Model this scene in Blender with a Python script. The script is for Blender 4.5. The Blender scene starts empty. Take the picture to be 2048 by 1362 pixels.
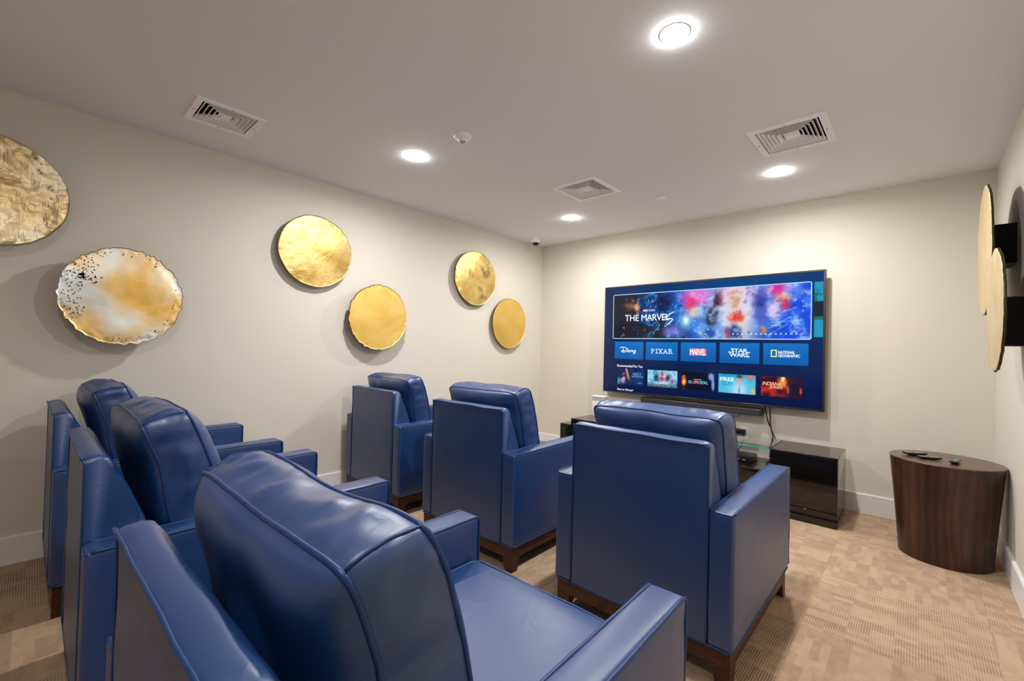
import bpy, bmesh, math, random
import numpy as np
from mathutils import Vector, Matrix, noise

PI = math.pi
SC = bpy.context.scene
COL = SC.collection
random.seed(7)

# ------------------------------------------------------------------ camera
RX, RD, RH, REAR = 3.825, 0.0, 2.44, -6.2      # right wall x, back wall y, ceiling, rear wall y
FPX, YAW, PITCH, ROLL = 883.34, 0.743966, 0.015755, 0.024249
cp, sp = math.cos(PITCH), math.sin(PITCH)
Fw = Vector((-math.sin(YAW)*cp, math.cos(YAW)*cp, sp))
Rt = Vector((math.cos(YAW), math.sin(YAW), 0))
Up = Rt.cross(Fw)
R2 = Rt*math.cos(ROLL) + Up*math.sin(ROLL)
U2 = -Rt*math.sin(ROLL) + Up*math.cos(ROLL)
cd = bpy.data.cameras.new('camera')
cam = bpy.data.objects.new('camera', cd)
COL.objects.link(cam)
cam.matrix_world = Matrix(((R2.x, U2.x, -Fw.x, 3.44974), (R2.y, U2.y, -Fw.y, -4.27405), (R2.z, U2.z, -Fw.z, 1.18033), (0, 0, 0, 1)))
cd.sensor_width = 36.0
cd.lens = FPX/2048*36.0
cd.clip_start = 0.02
SC.camera = cam

# ------------------------------------------------------------------ world, exposure
w = bpy.data.worlds.new('world')
SC.world = w
w.use_nodes = True
w.node_tree.nodes['Background'].inputs[0].default_value = (0.9, 0.88, 0.85, 1)
w.node_tree.nodes['Background'].inputs[1].default_value = 0.15
SC.view_settings.view_transform = 'Standard'
SC.view_settings.look = 'None'
SC.view_settings.gamma = 1
SC.view_settings.use_curve_mapping = False
SC.view_settings.exposure = 0.0
LAMP_W = 18.5            # watts of each recessed downlight
LENS = 360.0             # radiance of the lens itself, which also washes the ceiling
LAMP_COL = (1.0, 0.985, 0.965)
SC.cycles.max_bounces = 10
SC.cycles.diffuse_bounces = 6
SC.cycles.glossy_bounces = 5
SC.cycles.sample_clamp_indirect = 6

# ------------------------------------------------------------------ materials
def srgb(r, g, b):
    f = lambda c: (c/255/12.92) if c/255 <= 0.04045 else ((c/255+0.055)/1.055)**2.4
    return (f(r), f(g), f(b), 1)

class NT:
    def __init__(s, name):
        s.m = bpy.data.materials.new(name); s.m.use_nodes = True
        s.t = s.m.node_tree; s.n = s.t.nodes; s.b = s.n['Principled BSDF']
    def N(s, typ, ins=None, **props):
        n = s.n.new(typ)
        for k, v in props.items(): setattr(n, k, v)
        for k, v in (ins or {}).items(): s.S(n.inputs[k], v)
        return n
    def S(s, sock, v):
        if hasattr(v, 'is_output'): s.t.links.new(v, sock)
        else: sock.default_value = v
    def math(s, op, a, b=0.0, c=0.0):
        n = s.N('ShaderNodeMath', operation=op)
        for i, v in enumerate((a, b, c)): s.S(n.inputs[i], v)
        return n.outputs[0]
    def mix(s, f, a, b):
        n = s.N('ShaderNodeMix', data_type='RGBA')
        s.S(n.inputs[0], f); s.S(n.inputs[6], a); s.S(n.inputs[7], b)
        return n.outputs[2]
    def ramp(s, f, stops):
        n = s.N('ShaderNodeValToRGB')
        e = n.color_ramp.elements
        while len(e) < len(stops): e.new(0.5)
        for i, (p, c) in enumerate(stops):
            e[i].position = p; e[i].color = c if len(c) == 4 else (*c, 1)
        s.S(n.inputs[0], f)
        return n.outputs[0]
    def coords(s, which='Object', scale=(1, 1, 1)):
        tc = s.N('ShaderNodeTexCoord')
        mp = s.N('ShaderNodeMapping', {'Vector': tc.outputs[which], 'Scale': scale})
        return mp.outputs[0]
    def noise(s, vec, scale, detail=3, rough=0.5, dist=0.0):
        n = s.N('ShaderNodeTexNoise', {'Vector': vec, 'Scale': scale, 'Detail': detail, 'Roughness': rough, 'Distortion': dist})
        return n.outputs[0]
    def bump(s, h, strength=0.3, dist=0.01, normal=None):
        n = s.N('ShaderNodeBump', {'Height': h, 'Strength': strength, 'Distance': dist})
        if normal is not None: s.S(n.inputs['Normal'], normal)
        return n.outputs[0]
    def set(s, **k):
        al = dict(col='Base Color', rough='Roughness', metal='Metallic', normal='Normal', spec='Specular IOR Level', coat='Coat Weight', coatr='Coat Roughness', trans='Transmission Weight', ior='IOR', emc='Emission Color', ems='Emission Strength')
        for a, v in k.items(): s.S(s.b.inputs[al[a]], v)
        return s.m

def paint(name, col, rough=0.75, var=0.04):
    m = NT(name); v = m.coords()
    n = m.noise(v, 1.3, 2)
    c2 = tuple(x*(1-var) for x in col[:3]) + (1,)
    fine = m.noise(v, 260, 2)
    return m.set(col=m.mix(n, col, c2), rough=rough, normal=m.bump(fine, 0.06, 0.002), spec=0.3)

M = {}
M['wall'] = paint('cream_wall_paint', (0.70, 0.655, 0.575, 1))
M['ceiling'] = paint('ceiling_paint', (0.815, 0.832, 0.852, 1), 0.85, 0.02)
M['white'] = paint('white_trim_paint', (0.80, 0.80, 0.79, 1), 0.4, 0.01)
M['vent'] = paint('vent_enamel', (0.93, 0.93, 0.94, 1), 0.45, 0.01)
def flat(name, col, rough=0.4, metal=0, spec=0.5, coat=0):
    m = NT(name); v = m.coords(); n = m.noise(v, 60, 2)
    c2 = tuple(x*0.85 for x in col[:3]) + (1,)
    return m.set(col=m.mix(n, col, c2), rough=rough, metal=metal, spec=spec, coat=coat)
M['dark'] = flat('duct_black', (0.012, 0.012, 0.012, 1), 0.9)
M['black_plastic'] = flat('black_plastic', (0.012, 0.012, 0.014, 1), 0.35)
M['grille'] = flat('charcoal_grille', (0.028, 0.028, 0.030, 1), 0.6)
M['bezel'] = flat('dark_bronze_bezel', (0.075, 0.058, 0.058, 1), 0.3, 0.7)
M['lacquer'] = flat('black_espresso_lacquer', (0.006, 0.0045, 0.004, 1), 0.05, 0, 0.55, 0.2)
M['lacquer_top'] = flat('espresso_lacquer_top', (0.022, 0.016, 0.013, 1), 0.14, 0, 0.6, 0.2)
M['mount'] = flat('black_mount_box', (0.010, 0.009, 0.009, 1), 0.75, 0, 0.25)
M['cable'] = flat('cable_rubber', (0.012, 0.012, 0.012, 1), 0.5)
M['outlet'] = flat('outlet_white', (0.85, 0.85, 0.85, 1), 0.35)
M['grey_button'] = flat('grey_button', (0.35, 0.35, 0.37, 1), 0.5)
M['white_button'] = flat('white_button', (0.75, 0.75, 0.8, 1), 0.4)
M['yellow_button'] = flat('yellow_button', (0.7, 0.5, 0.12, 1), 0.4)
M['groove'] = flat('shadow_groove_grey', (0.33, 0.32, 0.34, 1), 0.6)
M['lens'] = flat('dome_lens', (0.01, 0.01, 0.01, 1), 0.08)

# blue leather
m = NT('blue_leather'); v = m.coords()
big = m.noise(v, 5, 3); fine = m.noise(v, 420, 3); cr = m.noise(v, 16, 4, 0.55, 0.6)
fo = m.noise(m.coords('Object', (1.0, 1.0, 2.6)), 7.5, 2, 0.45, 0.8); fo2 = m.noise(v, 3.1, 2)
ridge = m.math('POWER', m.math('SUBTRACT', 1.0, m.math('ABSOLUTE', m.math('MULTIPLY_ADD', fo, 2.0, -1.0))), 9.0)
ridge = m.math('MULTIPLY', ridge, m.N('ShaderNodeMapRange', {0: fo2, 1: 0.48, 2: 0.66, 3: 0.0, 4: 1.0}).outputs[0])
h = m.math('ADD', m.math('MULTIPLY', fine, 0.12), m.math('ADD', m.math('MULTIPLY', cr, 0.35), m.math('MULTIPLY', ridge, 0.9)))
M['leather'] = m.set(col=m.mix(big, (0.0013, 0.033, 0.142, 1), (0.0020, 0.044, 0.180, 1)),
                     rough=m.math('MULTIPLY_ADD', cr, 0.14, 0.36), spec=0.75, coat=0.42, coatr=0.40,
                     normal=m.bump(h, 0.16, 0.004))
m = NT('blue_leather_piping'); v = m.coords()
M['piping'] = m.set(col=(0.002, 0.034, 0.145, 1), rough=0.42, spec=0.5, normal=m.bump(m.noise(v, 300, 2), 0.1, 0.002))

# walnut stained wood for chair bases and side table
def wood(name, c1, c2, rough, sc=(30, 30, 1.6), spec=0.5):
    m = NT(name); v = m.coords('Object', sc)
    n = m.noise(v, 1.2, 5, 0.6, 1.2); n2 = m.noise(v, 9, 3)
    f = m.math('ADD', m.math('MULTIPLY', n, 0.75), m.math('MULTIPLY', n2, 0.25))
    c = m.ramp(f, [(0.36, c1), (0.64, c2)])
    return m.set(col=c, rough=rough, spec=spec, normal=m.bump(f, 0.12, 0.003))
M['leg_wood'] = wood('walnut_leg_wood', (0.022, 0.006, 0.002), (0.085, 0.025, 0.009), 0.42, (14, 14, 30), 0.3)
m = NT('dark_stained_veneer'); v = m.coords('Object', (5.0, 5.0, 0.9))
wv = m.N('ShaderNodeTexWave', {'Vector': v, 'Scale': 1.6, 'Distortion': 7.0, 'Detail': 3, 'Detail Scale': 1.6}, wave_type='BANDS', bands_direction='X')
v2 = m.coords('Object', (80, 80, 1.5)); n = m.noise(v2, 1.5, 4, 0.6)
blot = m.noise(m.coords('Object', (4, 4, 2.2)), 1.2, 3)
f = m.math('ADD', m.math('MULTIPLY', wv.outputs[1], 0.14), m.math('ADD', m.math('MULTIPLY', n, 0.20), m.math('MULTIPLY', blot, 0.68)))
M['table_side'] = m.set(col=m.ramp(f, [(0.36, (0.016, 0.0055, 0.0028)), (0.54, (0.046, 0.0140, 0.006)), (0.76, (0.095, 0.031, 0.012))]), rough=0.36, spec=0.5, normal=m.bump(n, 0.15, 0.002))
m = NT('table_top_veneer'); n = m.noise(m.coords('Object', (4, 60, 4)), 1.5, 4, 0.6)
M['table_top'] = m.set(col=m.ramp(n, [(0.35, (0.075, 0.036, 0.022)), (0.65, (0.13, 0.066, 0.042))]), rough=0.3, spec=0.6, normal=m.bump(n, 0.05, 0.001))

# carpet tile: ribs running along the tile's own y, patched with plain rectangles
m = NT('carpet_loop_pile'); v = m.coords('Object')
tc = m.N('ShaderNodeTexCoord'); oi = m.N('ShaderNodeObjectInfo')
sx = m.N('ShaderNodeSeparateXYZ', {0: tc.outputs['Object']})
rnd = m.math('MULTIPLY', oi.outputs['Random'], 37.0)
def cell(px, py, seed):
    a = m.math('FLOOR', m.math('DIVIDE', sx.outputs[0], px)); b = m.math('FLOOR', m.math('DIVIDE', sx.outputs[1], py))
    cb = m.N('ShaderNodeCombineXYZ', {0: a, 1: b, 2: m.math('ADD', rnd, seed)})
    return m.N('ShaderNodeTexWhiteNoise', {'Vector': cb.outputs[0]}, noise_dimensions='3D').outputs[0]
c1 = cell(0.0763, 0.0305, 1.3); c2 = cell(0.1525, 0.061, 7.7); c3 = cell(0.0381, 0.0203, 3.1)
pat = m.math('ADD', m.math('ADD', m.math('MULTIPLY', c1, 0.4), m.math('MULTIPLY', c2, 0.4)), m.math('MULTIPLY', c3, 0.2))
rib = m.math('MULTIPLY_ADD', m.math('SINE', m.math('MULTIPLY', sx.outputs[0], 2*PI/0.0087)), 0.5, 0.5)
loop = m.noise(m.coords('Object', (1, 1, 1)), 330, 2, 0.6)
soft = m.noise(m.coords('Object', (1, 1, 1)), 14, 3, 0.6)
ribamt = m.N('ShaderNodeMapRange', {0: pat, 1: 0.30, 2: 0.66, 3: 0.20, 4: 0.56}).outputs[0]
dark = m.math('MULTIPLY', m.math('SUBTRACT', 1.0, rib), ribamt)
dark = m.math('ADD', dark, m.math('MULTIPLY_ADD', pat, 0.13, -0.065))
dark = m.math('ADD', dark, m.math('MULTIPLY_ADD', loop, 0.5, -0.25))
dark = m.math('ADD', dark, m.math('MULTIPLY_ADD', soft, 0.36, -0.18))
col = m.ramp(dark, [(0.0, (0.54, 0.382, 0.262)), (0.25, (0.44, 0.304, 0.203)), (0.85, (0.19, 0.118, 0.072))])
hh = m.math('ADD', m.math('MULTIPLY', m.math('MULTIPLY', rib, ribamt), 1.0), m.math('MULTIPLY', loop, 0.35))
M['carpet'] = m.set(col=col, rough=0.95, spec=0.1, normal=m.bump(hh, 0.6, 0.004))
M['subfloor'] = flat('carpet_backing', (0.07, 0.045, 0.03, 1), 0.95)

# beaten gold
def gold(name, c1, c2, rough, bs, bumpst, reflect_tint=0.0, soot=0.0, lo=0.35, hi=0.65):
    m = NT(name); v = m.coords()
    n = m.noise(v, 5.5, 4, 0.55, 0.3); wv = m.noise(v, bs, 3, 0.5, 0.2)
    weave = m.noise(m.coords('Object', (1, 22, 160)), 1.0, 2); weave2 = m.noise(m.coords('Object', (1, 160, 22)), 1.0, 2)
    c = m.ramp(n, [(lo, c1), (hi, c2)])
    if reflect_tint:
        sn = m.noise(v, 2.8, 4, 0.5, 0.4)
        c = m.mix(m.N('ShaderNodeMapRange', {0: sn, 1: 0.44, 2: 0.60, 3: 0.0, 4: reflect_tint}).outputs[0], c, (0.88, 0.94, 0.94, 1))  # pale patches mixed into the colour stand in for reflections of the room
    if soot:
        sn = m.noise(v, 6.5, 4, 0.6)
        c = m.mix(m.N('ShaderNodeMapRange', {0: sn, 1: 0.52, 2: 0.68, 3: 0.0, 4: soot}).outputs[0], c, (0.10, 0.065, 0.02, 1))
    hgt = m.math('ADD', m.math('MULTIPLY', wv, 1.0), m.math('MULTIPLY', m.math('ADD', weave, weave2), 0.05))
    return m.set(col=c, metal=1.0, rough=m.math('MULTIPLY_ADD', n, 0.2, rough-0.1), normal=m.bump(hgt, bumpst, 0.03))
M['gold_pale'] = gold('pale_beaten_gold', (0.60, 0.42, 0.18), (0.90, 0.74, 0.46), 0.36, 8, 0.42, 0.30)
M['gold_reflect'] = gold('gold_painted_reflections', (0.88, 0.52, 0.10), (0.94, 0.70, 0.34), 0.40, 4, 0.12, 1.0)  # whitish reflections are painted into this gold's base colour
M['gold_weave'] = gold('brushed_gold', (0.42, 0.275, 0.07), (0.60, 0.43, 0.15), 0.42, 9, 0.2, 0.06)
M['gold_ochre'] = gold('ochre_gold', (0.90, 0.60, 0.15), (0.96, 0.68, 0.22), 0.48, 4, 0.10)
M['gold_soot'] = gold('smoked_gold', (0.62, 0.43, 0.13), (0.80, 0.60, 0.24), 0.38, 6, 0.16, 0, 0.75)
M['gold_cream'] = gold('cream_gold_leaf', (0.84, 0.66, 0.36), (0.88, 0.74, 0.48), 0.55, 6, 0.1)
M['disc_edge'] = flat('disc_dark_edge', (0.05, 0.035, 0.015, 1), 0.5, 0.6)

m = NT('clear_shelf_glass')
M['glass'] = m.set(col=(0.90, 0.98, 0.95, 1), rough=0.02, trans=1.0, ior=1.45)
m = NT('green_glass_edge')
M['glass_edge'] = m.set(col=(0.05, 0.42, 0.34, 1), rough=0.1, spec=0.6)

def emit(name, col, st):
    m = NT(name)
    return m.set(col=(0.0, 0.0, 0.0, 1), emc=col, ems=st, rough=0.3)
M['lamp'] = emit('downlight_lens', (1.0, 0.985, 0.96, 1), LENS)
M['ui_white'] = emit('screen_white', srgb(235, 245, 255), 1.0)
M['ui_outline'] = emit('screen_outline', srgb(190, 235, 255), 1.0)
M['ui_red'] = emit('screen_red', srgb(235, 80, 115), 1.0)
M['ui_yellow'] = emit('screen_yellow', srgb(250, 245, 120), 1.0)
M['ui_teal'] = emit('screen_teal', srgb(20, 150, 200), 1.0)
M['ui_pale'] = emit('screen_pale_text', srgb(120, 175, 225), 1.0)
M['ui_orange'] = emit('screen_orange', srgb(255, 190, 150), 1.0)
M['ui_cyan'] = emit('screen_cyan', srgb(90, 230, 225), 1.0)
M['ui_blue'] = emit('screen_blue', srgb(120, 190, 250), 1.0)
M['red_led'] = emit('red_led', (1.0, 0.15, 0.3, 1), 1.2)
m = NT('screen_picture')
at = m.N('ShaderNodeAttribute', attribute_name='Col')
M['picture'] = m.set(col=(0.003, 0.003, 0.004, 1), emc=at.outputs['Color'], ems=1.0, rough=0.08, spec=0.22)

# ------------------------------------------------------------------ object helpers
def mesh(name, verts, faces, mats, smooth=False, fmat=None):
    me = bpy.data.meshes.new(name)
    me.from_pydata([tuple(v) for v in verts], [], [tuple(f) for f in faces])
    if not isinstance(mats, (list, tuple)): mats = [mats]
    for mt in mats: me.materials.append(mt)
    if fmat is not None: me.polygons.foreach_set('material_index', fmat)
    if smooth: me.polygons.foreach_set('use_smooth', [True]*len(me.polygons))
    me.update()
    return me
def put(name, me, parent=None, loc=None):
    o = bpy.data.objects.new(name, me); COL.objects.link(o)
    if parent is not None: o.parent = parent
    if loc is not None: o.location = loc
    return o
def thing(name, label, cat, loc=(0, 0, 0), rotz=0, group=None):
    o = bpy.data.objects.new(name, None); COL.objects.link(o)
    o.empty_display_size = 0.1
    o.location = loc; o.rotation_euler = (0, 0, rotz)
    o['label'] = label; o['category'] = cat
    if group: o['group'] = group
    return o
def tag(o, label, cat, group=None):
    o['label'] = label; o['category'] = cat
    if group: o['group'] = group
    return o
def struct(o):
    o['kind'] = 'structure'; return o

class G:                                  # geometry collector
    def __init__(s): s.v = []; s.f = []; s.m = []
    def add(s, v, f, mi=0):
        b = len(s.v); s.v += [tuple(p) for p in v]
        s.f += [tuple(i+b for i in q) for q in f]; s.m += [mi]*len(f)
        return s
    def box(s, x0, x1, y0, y1, z0, z1, mi=0):
        v = [(x, y, z) for z in (z0, z1) for y in (y0, y1) for x in (x0, x1)]
        return s.add(v, [(0, 2, 3, 1), (4, 5, 7, 6), (0, 1, 5, 4), (2, 6, 7, 3), (0, 4, 6, 2), (1, 3, 7, 5)], mi)
    def mesh(s, name, mats, smooth=False): return mesh(name, s.v, s.f, mats, smooth, s.m)

def bevel_mesh(me, w, seg=2, angle=0.6):
    bm = bmesh.new(); bm.from_mesh(me)
    ed = [e for e in bm.edges if len(e.link_faces) == 2 and e.calc_face_angle(0) > angle]
    bmesh.ops.bevel(bm, geom=ed, offset=w, segments=seg, profile=0.5, affect='EDGES', clamp_overlap=True)
    bm.to_mesh(me); bm.free()
    me.polygons.foreach_set('use_smooth', [True]*len(me.polygons))
    try: me.set_sharp_from_angle(angle=0.7)
    except Exception: pass
    return me
def bbox(name, dims, mat, bev=0.004, seg=2):
    return bevel_mesh(G().box(*dims).mesh(name, mat), bev, seg)

def tube(path, r, n=8, closed=False, cap=True):
    P = [Vector(p) for p in path]; N = len(P); vs = []; fs = []
    T = []
    for i in range(N):
        a = P[(i-1) % N] if (i > 0 or closed) else P[0]
        b = P[(i+1) % N] if (i < N-1 or closed) else P[-1]
        t = (b-a); T.append(t.normalized() if t.length > 1e-9 else Vector((0, 0, 1)))
    nrm = T[0].orthogonal().normalized()
    for i in range(N):
        nrm = (nrm - T[i]*nrm.dot(T[i])).normalized()
        bi = T[i].cross(nrm)
        rr = r[i] if isinstance(r, (list, tuple)) else r
        for k in range(n):
            a = 2*PI*k/n
            vs.append(P[i] + nrm*math.cos(a)*rr + bi*math.sin(a)*rr)
    M_ = N if closed else N-1
    for i in range(M_):
        for k in range(n):
            j = (i+1) % N
            fs.append((i*n+k, i*n+(k+1) % n, j*n+(k+1) % n, j*n+k))
    if cap and not closed:
        fs.append(tuple(range(n))[::-1]); fs.append(tuple((N-1)*n+k for k in range(n)))
    return vs, fs
def smooth_path(pts, sub=6):              # Catmull-Rom
    P = [Vector(p) for p in pts]; out = []
    for i in range(len(P)-1):
        p0 = P[max(i-1, 0)]; p1 = P[i]; p2 = P[i+1]; p3 = P[min(i+2, len(P)-1)]
        for k in range(sub):
            t = k/sub
            out.append(0.5*((2*p1)+(p2-p0)*t+(2*p0-5*p1+4*p2-p3)*t*t+(3*p1-p0-3*p2+p3)*t**3))
    out.append(P[-1]); return out

def rbox(x0, x1, y0, y1, z0, z1, r, n=6, fn=None):   # rounded box with a grid on every face
    c = Vector(((x0+x1)/2, (y0+y1)/2, (z0+z1)/2)); H = [(x1-x0)/2, (y1-y0)/2, (z1-z0)/2]
    r = min([r]+H)
    def axis(h):
        k = max(2, int(round(n*min(1.0, h/0.25)+2)))
        return [-h, -h+r*0.25, -h+r*0.6, -h+r] + [-(h-r)+2*(h-r)*i/k for i in range(1, k)] + [h-r, h-r*0.6, h-r*0.25, h]
    A = [axis(h) for h in H]; vs = []; idx = {}; fs = []
    def vid(p):
        key = tuple(round(q, 6) for q in p)
        if key not in idx:
            inner = Vector([max(-(H[i]-r), min(H[i]-r, p[i])) for i in range(3)])
            d = Vector(p)-inner
            q = inner + d.normalized()*r if d.length > 1e-9 else Vector(p)
            q = q + c
            if fn: q = fn(q)
            idx[key] = len(vs); vs.append(q)
        return idx[key]
    for ax in range(3):
        a, b = (ax+1) % 3, (ax+2) % 3
        for sgn in (-1, 1):
            for i in range(len(A[a])-1):
                for j in range(len(A[b])-1):
                    q = []
                    for (ii, jj) in ((i, j), (i+1, j), (i+1, j+1), (i, j+1)):
                        p = [0, 0, 0]; p[ax] = sgn*H[ax]; p[a] = A[a][ii]; p[b] = A[b][jj]
                        q.append(vid(p))
                    fs.append(tuple(q) if sgn > 0 else tuple(q[::-1]))
    return vs, fs

def lathe(prof, n=40, cx=0, cy=0):
    vs = []; fs = []
    for (r, z) in prof:
        for k in range(n):
            a = 2*PI*k/n; vs.append((cx+r*math.cos(a), cy+r*math.sin(a), z))
    for i in range(len(prof)-1):
        for k in range(n):
            fs.append((i*n+k, i*n+(k+1) % n, (i+1)*n+(k+1) % n, (i+1)*n+k))
    return vs, fs

# ------------------------------------------------------------------ room shell
T = 0.12
put_s = lambda name, g, mat: struct(put(name, g.mesh(name, mat)))
put_s('wall_left', G().box(-T, 0, REAR, 0, 0, RH), M['wall'])
put_s('wall_back', G().box(-T, RX+T, 0, T, 0, RH), M['wall'])
put_s('wall_right', G().box(RX, RX+T, REAR, 0, 0, RH), M['wall'])
put_s('wall_rear', G().box(-T, RX+T, REAR-T, REAR, 0, RH), M['wall'])
VENTS = [(0.39, 0.712, -3.735, -3.40), (1.322, 1.705, -1.545, -1.148), (2.712, 3.09, -1.535, -1.128)]
hole = 0.030
HO = [(a+hole, b-hole, c+hole, d-hole) for a, b, c, d in VENTS]
xs = sorted({-T, RX+T} | {h[0] for h in HO} | {h[1] for h in HO})
ys = sorted({REAR-T, T} | {h[2] for h in HO} | {h[3] for h in HO})
g = G()
for i in range(len(xs)-1):
    for j in range(len(ys)-1):
        mx, my = (xs[i]+xs[i+1])/2, (ys[j]+ys[j+1])/2
        if any(h[0] < mx < h[1] and h[2] < my < h[3] for h in HO): continue
        g.box(xs[i], xs[i+1], ys[j], ys[j+1], RH, RH+0.10)
me = g.mesh('ceiling', M['ceiling'])
bm = bmesh.new(); bm.from_mesh(me); bmesh.ops.remove_doubles(bm, verts=bm.verts, dist=1e-5); bm.to_mesh(me); bm.free()
struct(put('ceiling', me))

floor = put_s('floor', G().box(-T, RX+T, REAR-T, T, -0.12, -0.007), M['subfloor'])
TS = 0.6125
tile_me = bevel_mesh(G().box(-TS/2+0.0001, TS/2-0.0001, -TS/2+0.0001, TS/2-0.0001, -0.007, 0.0).mesh('carpet_tile', M['carpet']), 0.0005, 1)
x_first, y_first = 3.69-7*TS, -1.355+3*TS
for i in range(8):
    for j in range(0, 14):
        x0 = x_first+(i-0)*TS; x1 = x0+TS; y1 = y_first-j*TS; y0 = y1-TS
        a0, a1, b0, b1 = max(x0, 0), min(x1, RX), max(y0, REAR), min(y1, 0)
        if a1-a0 < 0.02 or b1-b0 < 0.02: continue
        if (a1-a0) > TS-1e-3 and (b1-b0) > TS-1e-3:
            o = put('carpet_tile', tile_me, floor, ((x0+x1)/2, (y0+y1)/2, 0))
            o.rotation_euler = (0, 0, (0 if (i+j) % 2 else PI/2) + (PI if random.random() < 0.5 else 0))
        else:
            cx, cy = (a0+a1)/2, (b0+b1)/2
            rot = (i+j+1) % 2
            hx, hy = (a1-a0)/2-0.0001, (b1-b0)/2-0.0001
            if rot: hx, hy = hy, hx
            me = bevel_mesh(G().box(-hx, hx, -hy, hy, -0.007, 0).mesh('carpet_tile', M['carpet']), 0.0005, 1)
            o = put('carpet_tile', me, floor, (cx, cy, 0)); o.rotation_euler = (0, 0, PI/2 if rot else 0)

BH, BT = 0.144, 0.014
def board(name, pts, d):                    # profile with a small eased top edge, swept straight
    prof = [(0, 0), (BT, 0), (BT, BH-0.006), (BT-0.004, BH), (0, BH)]
    (ax, ay), (bx, by) = pts; vs = []
    for (px, py) in (pts[0], pts[1]):
        for (o_, z) in prof: vs.append((px+d[0]*o_, py+d[1]*o_, z))
    n = len(prof)
    fs = [(i, (i+1) % n, n+(i+1) % n, n+i) for i in range(n)] + [tuple(range(n))[::-1], tuple(range(n, 2*n))]
    struct(put(name, mesh(name, vs, fs, M['white'])))
board('baseboard_left', [(0, REAR), (0, -BT)], (1, 0))
board('baseboard_back', [(0, 0), (RX, 0)], (0, -1))
board('baseboard_right', [(RX, -BT), (RX, REAR)], (-1, 0))
board('baseboard_rear', [(BT, REAR), (RX-BT, REAR)], (0, 1))

# ------------------------------------------------------------------ downlights
def downlight(x, y, label, k=1.0):
    t = thing('recessed_downlight', label, 'ceiling light', (x, y, RH), 0, 'recessed downlights in the ceiling')
    v, f = lathe([(0.0590, 0.0), (0.0587, -0.0010), (0.0560, -0.0015), (0.0515, -0.0012), (0.0487, -0.0003)], 48)
    put('trim_ring', mesh('trim_ring', v, f, M['white'], True), t)
    v, f = lathe([(0.0001, -0.0085), (0.032, -0.008), (0.042, -0.007), (0.0465, -0.0050), (0.0485, -0.0006)], 48)
    put('lens', mesh('lens', v, f, M['lamp'], True), t)
    ld = bpy.data.lights.new('downlight_lamp', 'AREA'); ld.shape = 'DISK'; ld.size = 0.088
    ld.energy = LAMP_W*k; ld.color = LAMP_COL; ld.spread = math.radians(172)
    lo = bpy.data.objects.new('downlight_lamp', ld); COL.objects.link(lo); lo.parent = t; lo.location = (0, 0, -0.0095)
    return t
downlight(2.73, -2.585, 'large bright round downlight nearest the top edge, closest to the viewer')
downlight(0.97, -2.575, 'round recessed downlight beside the smoke sensor, above the gold discs')
downlight(2.73, -0.805, 'round recessed downlight in front of the big right ceiling vent', 0.85)
downlight(0.985, -0.79, 'smallest looking round downlight, between middle vent and dome camera', 0.85)
downlight(2.73, -4.37, 'round recessed downlight behind the viewer, over the nearest armchair', 0.35)

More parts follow.
